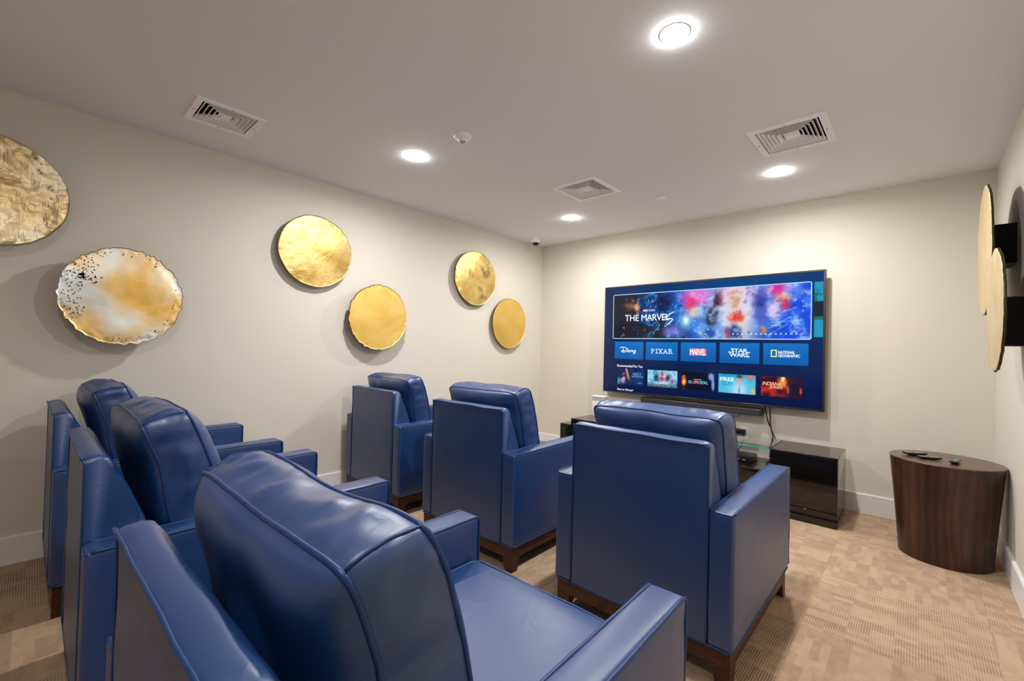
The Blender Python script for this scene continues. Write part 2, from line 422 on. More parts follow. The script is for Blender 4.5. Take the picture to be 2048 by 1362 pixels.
# ------------------------------------------------------------------ ceiling vents
def vent(dims, rings, label, cofs=(0, 0)):
    x0, x1, y0, y1 = dims; cx, cy = (x0+x1)/2, (y0+y1)/2
    t = thing('ceiling_vent', label, 'vent', (cx, cy, RH), 0, 'square louvred ceiling vents')
    hx, hy = (x1-x0)/2, (y1-y0)/2
    def ring(ax, ay, za, bx, by, zb, ca=(0, 0), cb=(0, 0)):   # sloped rectangular ring from (ax,ay,za) to (bx,by,zb)
        A = [(ca[0]+s*ax, ca[1]+q*ay, za) for s, q in ((-1, -1), (1, -1), (1, 1), (-1, 1))]
        B = [(cb[0]+s*bx, cb[1]+q*by, zb) for s, q in ((-1, -1), (1, -1), (1, 1), (-1, 1))]
        return A+B, [(i, (i+1) % 4, 4+(i+1) % 4, 4+i) for i in range(4)]
    g = G()
    for a in [(hx, hy, 0.0, hx-0.004, hy-0.004, -0.009), (hx-0.004, hy-0.004, -0.009, hx-0.036, hy-0.036, -0.005),
              (hx-0.036, hy-0.036, -0.005, hx-0.038, hy-0.038, 0.02)]:
        g.add(*ring(*a))
    put('frame', g.mesh('frame', M['vent']), t)
    g = G().add(*ring(hx-0.031, hy-0.031, 0.0, hx-0.031, hy-0.031, 0.085))
    g.box(-hx+0.031, hx-0.031, -hy+0.031, hy-0.031, 0.085, 0.09)
    put('duct_box', g.mesh('duct_box', M['dark']), t)
    ix, iy = hx-0.044, hy-0.044
    cxr, cyr = ix*0.24, iy*0.24
    for k in range(rings):
        u = k/rings; s = 1-u*(1-0.30)
        ox, oy = cofs[0]*u, cofs[1]*u
        w_ = (ix)*(0.70/rings)
        g = G()
        hz = w_*0.78; A = (ix*s-hz, iy*s-hz, 0.019, ix*s, iy*s, -0.003)
        v, f = ring(*A, (ox, oy), (ox, oy)); g.add(v, f)
        v, f = ring(A[0]-0.0018, A[1]-0.0018, A[2]+0.0005, A[3]-0.0030, A[4]-0.0030, A[5]-0.0008, (ox, oy), (ox, oy)); g.add(v, f)
        v, f = ring(ix*s, iy*s, -0.003, ix*s-0.0030, iy*s-0.0030, -0.0038, (ox, oy), (ox, oy)); g.add(v, f)
        put('louver', g.mesh('louver', M['vent']), t)
    s = 0.26; ox, oy = cofs
    g = G().add(*ring(ix*s*1.05, iy*s*1.05, 0.012, ix*s*0.72, iy*s*0.72, -0.002, cofs, cofs))
    g.box(ox-ix*s*0.72, ox+ix*s*0.72, oy-iy*s*0.72, oy+iy*s*0.72, -0.003, 0.0)
    put('center_plate', g.mesh('center_plate', M['vent']), t)
    for sx_, sy_ in ((1, 0), (-1, 0), (0, 1), (0, -1)):
        v, f = lathe([(0.0001, -0.0105), (0.0035, -0.0095), (0.004, -0.007)], 10, sx_*(hx-0.02), sy_*(hy-0.02))
        put('screw', mesh('screw', v, f, M['grey_button'], True), t)
vent(VENTS[0], 4, 'white louvred ceiling vent near the left wall, above the big gold discs', (0.0, 0.0))
vent(VENTS[1], 5, 'white louvred ceiling vent in mid ceiling, between two downlights')
vent(VENTS[2], 5, 'white louvred ceiling vent on the right, nearest the right wall')

# smoke sensor, sprinkler cover, dome camera
t = thing('ceiling_sensor', 'white round ceiling sensor with small grey nub beside a downlight', 'smoke detector', (1.435, -2.565, RH))
v, f = lathe([(0.052, 0), (0.052, -0.010), (0.048, -0.016), (0.036, -0.022), (0.026, -0.026), (0.024, -0.034), (0.018, -0.038)], 40)
put('housing', mesh('housing', v, f, M['vent'], True), t)
v, f = lathe([(0.0001, -0.046), (0.010, -0.045), (0.016, -0.041), (0.018, -0.036)], 24)
put('sensor_nub', mesh('sensor_nub', v, f, M['grey_button'], True), t)
v, f = lathe([(0.0001, -0.007), (0.037, -0.007), (0.040, -0.005), (0.040, -0.002), (0.034, -0.002), (0.034, 0)], 36)
tag(put('sprinkler_cover', mesh('sprinkler_cover', v, f, M['vent'], True), None, (1.887, -0.813, RH)), 'small flat white disc cover on the ceiling above the television', 'sprinkler cover')
t = thing('dome_camera', 'small white dome security camera on the ceiling at the far corner', 'security camera', (0.205, -0.385, RH))
v, f = lathe([(0.052, 0), (0.054, -0.006), (0.054, -0.032), (0.050, -0.040), (0.044, -0.046), (0.038, -0.048)], 36)
put('housing', mesh('housing', v, f, M['vent'], True), t)
v, f = lathe([(0.040, -0.046), (0.038, -0.062), (0.030, -0.075), (0.018, -0.083), (0.0001, -0.086)], 30)
put('dome_lens', mesh('dome_lens', v, f, M['lens'], True), t)
v, f = lathe([(0.0435, -0.045), (0.0435, -0.052), (0.040, -0.054), (0.039, -0.050)], 30)
put('lens_ring', mesh('lens_ring', v, f, M['vent'], True), t)
for k in (-1, 1):
    put('screw', G().box(0.050, 0.056, k*0.02-0.003, k*0.02+0.003, -0.024, -0.018).mesh('screw', M['black_plastic']), t)

# ------------------------------------------------------------------ gold wall discs
def disc(cy, cz, ry, rz, off, side, mat, label, group, seed, rag=0.006, hammer=0.004, thick=0.012, boxs=0.2, nbumps=46, boxc=(0, 0), soft=0.0, crump=0.12):
    wx = 0.0 if side > 0 else RX
    t = thing('wall_disc', label, 'wall art', (wx, cy, cz), 0, group)
    n, rings = 144, 26; vs = []; fs = []; fm = []
    def R_(a):
        q = noise.noise((math.cos(a)*2.2+seed, math.sin(a)*2.2, seed*1.7))*0.004
        q += soft*noise.noise((math.cos(a)*1.1+seed, math.sin(a)*1.1, 5.0))
        q += rag*(noise.noise((math.cos(a)*nbumps/6.3, math.sin(a)*nbumps/6.3, seed+9)))*1.6
        q += rag*0.5*noise.noise((math.cos(a)*nbumps/2.5, math.sin(a)*nbumps/2.5, seed+3))
        return 1.0+q/0.28
    for layer in (0, 1):
        for i in range(rings+1):
            u = (i/rings)**0.8
            for k in range(n):
                a = 2*PI*k/n; rr = R_(a)*u
                y = ry*rr*math.cos(a); z = rz*rr*math.sin(a)
                h = noise.noise((y*4.5+seed, z*4.5, seed))*hammer*1.6 + noise.noise((y*20+seed, z*20, 2*seed))*hammer*crump
                edge = max(0.0, (u-0.8)/0.2)
                h += noise.noise((y*36, z*36, seed))*hammer*0.7*edge
                x = off+h if layer == 0 else off-thick+h
                vs.append((side*x, y, z))
    L = (rings+1)*n
    for i in range(rings):
        for k in range(n):
            a_, b_, c_, d_ = i*n+k, i*n+(k+1) % n, (i+1)*n+(k+1) % n, (i+1)*n+k
            q = (a_, d_, c_, b_) if side > 0 else (a_, b_, c_, d_)
            fs.append(q[::-1] if False else q); fm.append(0)
            q2 = tuple(L+j for j in q[::-1]); fs.append(q2); fm.append(1)
    for k in range(n):
        a_, b_ = rings*n+k, rings*n+(k+1) % n
        fs.append((a_, b_, L+b_, L+a_)); fm.append(1)
    put('gold_plate', mesh('gold_plate', vs, fs, [mat, M['disc_edge']], True, fm), t)
    d = off-thick-hammer*2
    x0, x1 = (0.0, d) if side > 0 else (-d, 0.0)
    b = boxs/2
    put('mount_box', bbox('mount_box', (x0, x1, boxc[0]-b, boxc[0]+b, boxc[1]-b, boxc[1]+b), M['mount'], 0.002, 1), t)
    return t
GL, GR = 'beaten gold discs on the left wall', 'gold discs on the right wall'
def pits(t, spots, off, r=0.004):
    g = G(); rnd_ = random.Random(3)
    for (y, z, ln) in spots:
        a = rnd_.uniform(0, PI); l = ln*rnd_.uniform(0.7, 1.3); w_ = rnd_.uniform(0.0019, 0.0030)
        pts = []
        for k in range(8):
            b = 2*PI*k/8; p, q = l*math.cos(b), w_*math.sin(b)
            pts.append((off, y+p*math.cos(a)-q*math.sin(a), z+p*math.sin(a)+q*math.cos(a)))
        back = [(off-0.004, p[1], p[2]) for p in pts]
        g.add(pts+back, [tuple(range(8))] + [(i, (i+1) % 8, 8+(i+1) % 8, 8+i) for i in range(8)])
    o = put('pits', g.mesh('pits', M['dark']), t); o['kind'] = 'stuff'
d1 = disc(-4.43, 1.888, 0.272, 0.272, 0.13, 1, M['gold_pale'], 'crumpled pale gold wall disc cut off by the left edge, topmost left', GL, 1.0, 0.003, 0.013, crump=0.34)
d2 = disc(-3.925, 1.417, 0.268, 0.273, 0.13, 1, M['gold_reflect'], 'ragged gold wall disc with painted pale reflections and black pits above the rear armchairs', GL, 2.3, 0.0075, 0.006, 0.010, 0.2, 110)
d3 = disc(-2.815, 1.88, 0.280, 0.271, 0.055, 1, M['gold_weave'], 'smooth brushed gold wall disc, upper middle of the left wall', GL, 3.1, 0.001, 0.004)
d4 = disc(-2.293, 1.408, 0.270, 0.273, 0.095, 1, M['gold_ochre'], 'matt ochre gold wall disc with ragged edge, above the farthest front armchair', GL, 4.6, 0.0055, 0.002, 0.012, 0.2, 90)
d5 = disc(-1.162, 1.891, 0.287, 0.280, 0.055, 1, M['gold_soot'], 'smoky gold wall disc with dark smudges, upper right of the left wall', GL, 5.2, 0.0015, 0.004)
d6 = disc(-0.63, 1.452, 0.272, 0.280, 0.055, 1, M['gold_ochre'], 'plain ochre gold oval wall disc nearest the far corner', GL, 6.9, 0.0008, 0.001)
rp = random.Random(11); spots = []
def pit_px(u, v_):    # position on the plate in fractions of its radius
    return (u*0.268, v_*0.273)
pts_ = []
while len(pts_) < 78:
    a = rp.uniform(PI*0.70, PI*1.20); q = rp.uniform(0.66, 0.96)
    y, z = pit_px(math.cos(a)*q, math.sin(a)*q)
    if all(math.hypot(y-p[0], z-p[1]) > 0.0095 for p in pts_): pts_.append((y, z))
spots += [(y, z, rp.choice((0.0028, 0.0030, 0.0055))) for y, z in pts_]
for _ in range(9):
    y, z = pit_px(rp.uniform(-0.58, -0.36), rp.uniform(0.20, 0.36)); spots.append((y, z, 0.0075))
for _ in range(20):
    y, z = pit_px(-0.66+rp.gauss(0, 0.022), 0.36+rp.gauss(0, 0.055)); spots.append((y, z, 0.0085))
for _ in range(16):
    a = rp.uniform(PI*1.4, PI*1.62); q = rp.uniform(0.86, 0.94); y, z = pit_px(math.cos(a)*q, math.sin(a)*q); spots.append((y, z, 0.002))
for _ in range(14):
    a = rp.uniform(PI*0.2, PI*0.75); q = rp.uniform(0.84, 0.95); y, z = pit_px(math.cos(a)*q, math.sin(a)*q); spots.append((y, z, 0.003))
for _ in range(8):
    a = rp.uniform(-PI*0.4, PI*0.12); q = rp.uniform(0.84, 0.94); y, z = pit_px(math.cos(a)*q, math.sin(a)*q); spots.append((y, z, 0.004))
pits(d2, spots, 0.1395)
spots = []
for _ in range(14):
    a = rp.uniform(-PI*0.25, PI*0.35); q = rp.uniform(0.72, 0.9); y, z = pit_px(math.cos(a)*q, math.sin(a)*q); spots.append((y, z, 0.003))
pits(d1, spots, 0.1440)
d7 = disc(-0.76, 1.772, 0.345, 0.350, 0.115, -1, M['gold_cream'], 'cream gold disc on the right wall seen edge on, farther and higher', GR, 7.7, 0.004, 0.0015, 0.010, 0.21, 60, (0.05, 0.02))
d8 = disc(-1.255, 1.405, 0.325, 0.283, 0.118, -1, M['gold_cream'], 'cream gold disc on the right wall seen edge on, nearer and lower', GR, 8.4, 0.004, 0.0015, 0.010, 0.215, 60, (0.0, -0.055))

# ------------------------------------------------------------------ television
tv = thing('television', 'large wall mounted flat television showing a blue streaming menu', 'television', (1.937, 0, 0))
def L(o): o.location.x -= 1.937; return o      # parts are modelled in room coordinates
TX0, TX1, TZ0, TZ1, TY = 0.956, 2.918, 0.736, 1.851, -0.100
SX0, SX1, SZ0, SZ1 = 0.968, 2.902, 0.751, 1.836
g = G()
for d in ((TX0, SX0, TY, TY+0.03, TZ0, TZ1), (SX1, TX1, TY, TY+0.03, TZ0, TZ1), (SX0, SX1, TY, TY+0.03, SZ1, TZ1), (SX0, SX1, TY, TY+0.03, TZ0, SZ0)):
    g.box(*d)
L(put('bezel', bevel_mesh(g.mesh('bezel', M['bezel']), 0.002, 1), tv))
L(put('back_case', bbox('back_case', (1.10, 2.775, TY+0.025, -0.035, 0.80, 1.79), M['black_plastic'], 0.012), tv))
L(put('back_cover', bbox('back_cover', (SX0, SX1, TY+0.012, TY+0.028, SZ0, SZ1), M['black_plastic'], 0.001, 1), tv))
L(put('wall_bracket', G().box(1.55, 2.32, -0.036, 0.0, 1.1, 1.5).mesh('wall_bracket', M['black_plastic']), tv))

rs = np.random.RandomState(5)
LAT = rs.rand(64, 64)
def vnoise(x, y):
    xi = np.floor(x).astype(int); yi = np.floor(y).astype(int); fx = x-xi; fy = y-yi
    fx = fx*fx*(3-2*fx); fy = fy*fy*(3-2*fy)
    g_ = lambda a, b: LAT[a % 64, b % 64]
    return (g_(xi, yi)*(1-fx)+g_(xi+1, yi)*fx)*(1-fy) + (g_(xi, yi+1)*(1-fx)+g_(xi+1, yi+1)*fx)*fy
def fbm(x, y, o=5, sd=0.0):
    t_ = 0; a = 0.5
    for i in range(o):
        t_ = t_+a*vnoise(x*2**i+17.3*i+sd, y*2**i+5.1*i+sd*1.7); a *= 0.55
    return t_
def blob(U, V, u, v_, su, sv, sd=0.0, wob=0.35):
    q = ((U-u)/su)**2+((V-v_)/sv)**2
    q = q*(1+wob*(fbm(U*16, V*5, 6, sd+3)-0.5)*5) + (fbm(U*44, V*13, 4, sd+7)-0.45)*1.1*min(1, wob*2)
    return np.exp(-np.maximum(q, 0)**1.7)
def over(C, rgb, a):
    return C*(1-a[..., None]) + (np.array(rgb)/255.0)*a[..., None]
def picture(name, x0, x1, z0, z1, nx, nz, fn, y, parent=None):
    U, V = np.meshgrid(np.linspace(0, 1, nx+1), np.linspace(0, 1, nz+1))
    C = np.clip(fn(U, V), 0, 1)
    lin = np.where(C <= 0.04045, C/12.92, ((C+0.055)/1.055)**2.4)
    P = np.stack([x0+(x1-x0)*U, np.full_like(U, y), z0+(z1-z0)*V], -1).reshape(-1, 3)
    idx = np.arange((nx+1)*(nz+1)).reshape(nz+1, nx+1)
    F = np.stack([idx[:-1, :-1], idx[:-1, 1:], idx[1:, 1:], idx[1:, :-1]], -1).reshape(-1, 4)
    me = bpy.data.meshes.new(name); me.from_pydata(P.tolist(), [], F.tolist())
    me.materials.append(M['picture'])
    ca = me.color_attributes.new('Col', 'FLOAT_COLOR', 'POINT')
    rgba = np.ones((P.shape[0], 4), dtype=np.float32); rgba[:, :3] = lin.reshape(-1, 3)
    ca.data.foreach_set('color', rgba.ravel()); me.update()
    return put(name, me, parent)
def fn_screen(U, V):
    C = np.zeros(U.shape+(3,))+np.array([0, 46, 98])/255.0
    C = over(C, (0, 20, 66), np.clip(1.05-V*1.5, 0, 1))
    C = over(C, (28, 40, 82), np.clip(1-U/0.10, 0, 1)*0.75)
    C = over(C, (10, 26, 72), np.clip((0.75-V)*1.5, 0, 1)*np.clip((0.6-U)*1.4, 0, 1)*0.6)
    C = over(C, (0, 78, 150), np.exp(-((U-0.7)/0.35)**2-((V-0.95)/0.15)**2)*0.6)
    return C
scr = L(picture('screen', SX0, SX1, SZ0, SZ1, 60, 34, fn_screen, TY+0.004, tv))
Y1, Y2, Y3 = TY+0.0032, TY+0.0024, TY+0.0016

BX0, BX1, BZ0, BZ1 = 1.063, 2.823, 1.302, 1.760
def fn_banner(U, V):
    n1 = fbm(U*9, V*2.6, 6, 1.0); n2 = fbm(U*16, V*5, 6, 4.0); n3 = fbm(U*30, V*9, 5, 8.0)
    C = np.zeros(U.shape+(3,))+np.array([24, 26, 42])/255.0
    cl = np.clip((n1-0.42)*5, 0, 1)
    C = over(C, (10, 70, 150), np.clip((U-0.12)*9, 0, 1)*cl)
    edge = np.clip(1-np.abs(n2-0.56)*14, 0, 1)
    C = over(C, (70, 200, 235), edge*np.clip((U-0.14)*8, 0, 1)*0.75)
    C = over(C, (20, 110, 220), np.clip((U-0.28)*5, 0, 1)*np.clip((n2-0.35)*3, 0, 1)*0.85)
    C = over(C, (12, 14, 60), blob(U, V, 0.315, 0.80, 0.055, 0.28, 2)*0.9)
    C = over(C, (150, 95, 60), blob(U, V, 0.125, 0.82, 0.040, 0.22, 3)*np.clip((n3-0.25)*3, 0, 1))
    C = over(C, (225, 170, 120), blob(U, V, 0.150, 0.66, 0.018, 0.20, 6)*np.clip((n3-0.42)*5, 0, 1))
    C = over(C, (40, 90, 235), np.clip((U-0.30)*6, 0, 1)*0.45)
    C = over(C, (150, 140, 245), blob(U, V, 0.36, 0.14, 0.06, 0.13, 9)*0.7)
    C = over(C, (238, 110, 215), blob(U, V, 0.50, 0.85, 0.075, 0.34, 5)*0.95)
    C = over(C, (235, 40, 105), blob(U, V, 0.465, 0.70, 0.045, 0.17, 12)*0.95)
    C = over(C, (255, 170, 90), blob(U, V, 0.485, 0.54, 0.035, 0.10, 7)*0.9)
    C = over(C, (250, 210, 240), np.exp(-((U-0.68)/0.12)**2-((V-0.85)/0.45)**2)*0.95)
    C = over(C, (255, 240, 225), np.exp(-((U-0.69)/0.085)**2-((V-0.30)/0.6)**2)*0.95)
    C = over(C, (170, 235, 255), np.exp(-((U-0.435)/0.035)**2-((V-0.38)/0.18)**2)*0.9)
    C = over(C, (250, 255, 255), np.exp(-((U-0.437)/0.013)**2-((V-0.38)/0.07)**2))
    C = over(C, (150, 220, 255), np.exp(-((U-0.52)/0.05)**2-((V-0.55)/0.16)**2)*0.8)
    C = over(C, (200, 220, 255), blob(U, V, 0.54, 0.15, 0.06, 0.2, 13)*0.5)
    # dark star clouds in the middle distance
    C = over(C, (30, 42, 62), blob(U, V, 0.565, 0.43, 0.030, 0.17, 14, 0.5)*0.95)
    C = over(C, (25, 75, 150), blob(U, V, 0.562, 0.10, 0.036, 0.13, 15, 0.5)*0.9)
    C = over(C, (120, 40, 60), blob(U, V, 0.600, 0.76, 0.024, 0.20, 16, 0.5)*0.85)
    C = over(C, (32, 36, 58), blob(U, V, 0.588, 0.70, 0.017, 0.22, 17, 0.5)*0.85)
    C = over(C, (205, 140, 100), blob(U, V, 0.682, 0.76, 0.026, 0.22, 18, 0.5)*0.85)
    C = over(C, (228, 60, 45), blob(U, V, 0.690, 0.41, 0.040, 0.11, 19, 0.4)*1.0)
    C = over(C, (15, 55, 130), blob(U, V, 0.680, 0.14, 0.036, 0.17, 20, 0.4)*1.0)
    C = over(C, (200, 60, 90), blob(U, V, 0.650, 0.10, 0.013, 0.12, 28, 0.4)*0.8)
    C = over(C, (45, 50, 150), blob(U, V, 0.795, 0.74, 0.034, 0.20, 21, 0.5)*0.95)
    C = over(C, (70, 90, 210), blob(U, V, 0.795, 0.46, 0.030, 0.16, 22, 0.5)*0.8)
    C = over(C, (235, 150, 70), blob(U, V, 0.808, 0.17, 0.018, 0.08, 23, 0.4)*0.9)
    R_ = np.clip((U-0.80)*9, 0, 1)*np.clip(1.25-V*0.5+(U-0.9)*2, 0, 1)
    C = over(C, (25, 75, 225), R_*0.95)
    C = over(C, (205, 190, 250), blob(U, V, 0.875, 0.95, 0.07, 0.25, 24)*0.8)
    C = over(C, (225, 30, 130), blob(U, V, 0.865, 0.90, 0.035, 0.13, 25)*0.95)
    C = over(C, (255, 175, 130), blob(U, V, 0.885, 0.72, 0.035, 0.10, 26)*0.95)
    C = over(C, (215, 35, 80), blob(U, V, 0.898, 0.60, 0.020, 0.11, 27)*0.95)
    C = over(C, (250, 215, 250), blob(U, V, 0.855, 0.52, 0.030, 0.16, 29)*0.9)
    C = over(C, (90, 150, 250), np.clip((n2-0.52)*5, 0, 1)*np.clip((U-0.84)*9, 0, 1)*0.6)
    for (a, b, c_, d_) in ((0.83, 0.42, 0.94, 0.56), (0.83, 0.20, 0.92, 0.40), (0.83, 0.08, 0.91, 0.28), (0.84, 0.30, 0.97, 0.34)):
        tt = np.clip(((U-a)*(c_-a)*14+(V-b)*(d_-b))/((c_-a)**2*14+(d_-b)**2), 0, 1)
        dd = ((U-a-tt*(c_-a))*3.84)**2+(V-b-tt*(d_-b))**2
        C = over(C, (150, 225, 255), np.exp(-dd/0.00018)*0.55*(0.4+n3))
    C = over(C, (215, 240, 255), np.clip((n3-0.56)*5, 0, 1)*np.clip((U-0.36)*6, 0, 1)*0.55)
    C = over(C, (20, 40, 130), np.clip((0.36-n3)*6, 0, 1)*np.clip((U-0.2)*6, 0, 1)*0.45)
    r_ = np.random.RandomState(3)
    for _ in range(70):
        a, b = r_.rand()*0.98+0.01, r_.rand()
        q = np.exp(-(((U-a)*3.84)**2+(V-b)**2)/(0.00006+0.0003*r_.rand()**3))
        C = over(C, (190, 230, 255), q*0.8)
    for k in range(14):
        a = 0.673+k*(0.944-0.673)/13
        C = over(C, (225, 245, 255), (np.exp(-((((U-a)*3.84)**2+(V-0.095)**2)/0.00022)**2)))
    return C
L(picture('banner_picture', BX0, BX1, BZ0, BZ1, 440, 116, fn_banner, Y1, scr)).location.x = 0

def rr_outline(x0, x1, z0, z1, r, y, th):      # rounded outline ribbon
    def loop(x0, x1, z0, z1, r):
        o = []
        for cx, cz, a0 in ((x1-r, z1-r, 0), (x0+r, z1-r, 90), (x0+r, z0+r, 180), (x1-r, z0+r, 270)):
            for k in range(7):
                a = math.radians(a0+15*k); o.append((cx+r*math.cos(a), y, cz+r*math.sin(a)))
        return o
    A = loop(x0-th/2, x1+th/2, z0-th/2, z1+th/2, r+th/2); B = loop(x0+th/2, x1-th/2, z0+th/2, z1-th/2, max(r-th/2, 0.001)); n = len(A)
    return A+B, [(i, n+i, n+(i+1) % n, (i+1) % n) for i in range(n)]
v, f = rr_outline(BX0, BX1, BZ0, BZ1, 0.012, Y2, 0.0065)
put('banner_outline', mesh('banner_outline', v, f, M['ui_outline']), scr)
def fn_next(U, V):
    C = np.zeros(U.shape+(3,))+np.array([35, 150, 190])/255.0
    C = over(C, (20, 110, 110), (V > 0.62)*np.clip((fbm(U*2, V*9, 5)-0.40)*8, 0, 1)*(V < 0.88))
    C = over(C, (30, 35, 60), ((V > 0.36) & (V < 0.66)).astype(float))
    C = over(C, (20, 120, 100), ((V > 0.30) & (V <= 0.36)).astype(float))
    return C
picture('next_banner', 2.842, 2.901, 1.320, 1.756, 12, 50, fn_next, Y1, scr)

def tile_fn(U, V):
    C = np.zeros(U.shape+(3,))+np.array([0, 92, 172])/255.0
    return over(C, (14, 120, 205), np.clip(V*1.1-0.1, 0, 1)*0.8)
TILES = [(1.086, 1.408), (1.436, 1.758), (1.787, 2.108), (2.138, 2.459), (2.487, 2.808)]
for a, b in TILES: picture('menu_tile', a, b, 1.090, 1.268, 12, 8, tile_fn, Y1, scr)

def textm(name, s, x0, x1, z0, z1, y, mat, parent, bold=0.0, shear=0.0, sp=1.0):
    cu = bpy.data.curves.new(name, 'FONT'); cu.body = s; cu.shear = shear; cu.space_character = sp
    cu.resolution_u = 3; cu.fill_mode = 'FRONT'
    ob = bpy.data.objects.new('tmp_text', cu); COL.objects.link(ob)
    dg = bpy.context.evaluated_depsgraph_get()
    me0 = bpy.data.meshes.new_from_object(ob.evaluated_get(dg))
    co = [v.co.copy() for v in me0.vertices]; fs = [tuple(p.vertices) for p in me0.polygons]
    bpy.data.objects.remove(ob); bpy.data.curves.remove(cu); bpy.data.meshes.remove(me0)
    xa, xb = min(c.x for c in co), max(c.x for c in co); ya, yb = min(c.y for c in co), max(c.y for c in co)
    vs = [(x0+(c.x-xa)/(xb-xa)*(x1-x0), y, z0+(c.y-ya)/(yb-ya)*(z1-z0)) for c in co]
    if bold > 0:
        b_ = bold*(z1-z0)*0.9; V0, F0 = vs, fs; vs = []; fs = []
        for k, (ox, oz) in enumerate(((-b_, 0), (b_, 0), (0, b_*0.7), (0, -b_*0.7))):
            base = len(vs); vs += [(p[0]+ox, p[1]+k*0.00002, p[2]+oz) for p in V0]; fs += [tuple(i+base for i in f_) for f_ in F0]
    return put(name, mesh(name, vs, fs, mat), parent)
def strokes(name, lines, x0, x1, z0, z1, w_, y, mat, parent):    # lines in a 0..1 box
    g = G()
    for ln in lines:
        P = [Vector((x0+(x1-x0)*p[0], z0+(z1-z0)*p[1])) for p in ln]; n = len(P)
        ws = [w_*(p[2] if len(p) > 2 else 1.0) for p in ln]
        vs = []
        for i in range(n):
            t_ = (P[min(i+1, n-1)]-P[max(i-1, 0)]).normalized(); nn = Vector((-t_.y, t_.x))*ws[i]/2
            e = t_*w_*0.25*(-1 if i == 0 else (1 if i == n-1 else 0))
            vs += [(P[i].x+e.x+nn.x, y, P[i].y+e.y+nn.y), (P[i].x+e.x-nn.x, y, P[i].y+e.y-nn.y)]
        g.add(vs, [(2*i, 2*i+1, 2*i+3, 2*i+2) for i in range(n-1)])
    return put(name, g.mesh(name, mat), parent)
def arc(cx, cz, rx, rz, a0, a1, n=10): return [(cx+rx*math.cos(math.radians(a0+(a1-a0)*k/n)), cz+rz*math.sin(math.radians(a0+(a1-a0)*k/n))) for k in range(n+1)]

# banner lettering
textm('title_text', 'THE', 1.200, 1.352, 1.482, 1.545, Y2, M['ui_white'], scr, 0.02)
textm('title_text', 'MARVEL', 1.382, 1.672, 1.482, 1.545, Y2, M['ui_white'], scr, 0.02, 0, 0.92)
strokes('title_text', [[(0.95, 1.0, 0.3), (0.55, 0.86), (0.12, 0.60), (0.18, 0.52), (0.72, 0.54), (0.80, 0.48), (0.5, 0.26), (0.05, 0.0, 0.2)]], 1.620, 1.728, 1.418, 1.565, 0.011, Y2, M['ui_white'], scr)
put('small_logo', G().box(1.396, 1.452, Y2, Y2+0.0003, 1.572, 1.597).mesh('small_logo', M['ui_red']), scr)
textm('small_title_text', 'MARVEL', 1.400, 1.448, 1.576, 1.593, Y3, M['ui_white'], scr, 0.02)
textm('small_title_text', 'STUDIOS', 1.458, 1.524, 1.575, 1.594, Y2, M['ui_white'], scr, 0.01)
# studio tiles
strokes('tile_text', [
    arc(0.20, 0.80, 0.20, 0.16, 165, 30, 8)+[(0.44, 0.66), (0.45, 0.46), (0.36, 0.30), (0.20, 0.24), (0.09, 0.33), (0.10, 0.45), (0.24, 0.52), (0.34, 0.50)],
    [(0.20, 0.84), (0.215, 0.34)], [(0.47, 0.56), (0.48, 0.30)], [(0.455, 0.75), (0.50, 0.80)],
    [(0.60, 0.56), (0.535, 0.56), (0.54, 0.46), (0.60, 0.40), (0.59, 0.30), (0.52, 0.30)],
    [(0.65, 0.30), (0.65, 0.56), (0.73, 0.53), (0.735, 0.30)],
    [(0.79, 0.44), (0.85, 0.46), (0.84, 0.56), (0.78, 0.50), (0.79, 0.34), (0.86, 0.32)],
    [(0.90, 0.56), (0.91, 0.38), (0.985, 0.40)], [(0.99, 0.58), (0.97, 0.25), (0.90, 0.02), (0.84, 0.06), (0.90, 0.2), (1.0, 0.30)]],
    1.148, 1.326, 1.142, 1.214, 0.0075, Y2, M['ui_white'], scr)
def serif(lines, pts, s=0.035): return lines+[[(a-s, b), (a+s, b)] for a, b in pts]
px = []
px += serif([[(0.04, 0), (0.04, 1)], [(0.04, 1), (0.10, 1), (0.145, 0.88), (0.145, 0.64), (0.10, 0.50), (0.04, 0.50)]], [(0.04, 0), (0.03, 1)])
px += serif([[(0.27, 0), (0.27, 1)]], [(0.27, 0), (0.27, 1)], 0.045)
px += serif([[(0.39, 1), (0.53, 0)], [(0.53, 1), (0.39, 0)]], [(0.39, 0), (0.39, 1), (0.53, 0), (0.53, 1)])
px += serif([[(0.62, 0), (0.695, 1)], [(0.695, 1), (0.77, 0)], [(0.65, 0.35), (0.74, 0.35)]], [(0.62, 0), (0.77, 0)])
px += serif([[(0.87, 0), (0.87, 1)], [(0.87, 1), (0.94, 1), (0.98, 0.88), (0.98, 0.64), (0.94, 0.52), (0.87, 0.52)], [(0.92, 0.50), (0.99, 0)]], [(0.87, 0), (0.86, 1), (1.0, 0)])
strokes('tile_text', px, 1.492, 1.702, 1.159, 1.198, 0.0062, Y2, M['ui_white'], scr)
put('red_logo_box', G().box(1.871, 2.025, Y2, Y2+0.0003, 1.147, 1.212).mesh('red_logo_box', M['ui_red']), scr)
textm('tile_text', 'MARVEL', 1.877, 2.019, 1.151, 1.208, Y3, M['ui_white'], scr, 0.03, 0, 0.88)
textm('tile_text', 'STAR', 2.236, 2.366, 1.184, 1.217, Y2, M['ui_white'], scr, 0.05, 0, 0.92)
textm('tile_text', 'WARS', 2.222, 2.372, 1.146, 1.179, Y2, M['ui_white'], scr, 0.05, 0, 0.92)
for ln_ in ([(0.14, 0.96), (0.30, 0.96)], [(0.0, 0.56), (0.22, 0.56)], [(0.82, 0.56), (1.0, 0.56)], [(0.86, 0.05), (0.99, 0.05)]):
    strokes('tile_text_bar', [ln_], 2.211, 2.384, 1.145, 1.218, 0.0075, Y2, M['ui_white'], scr)
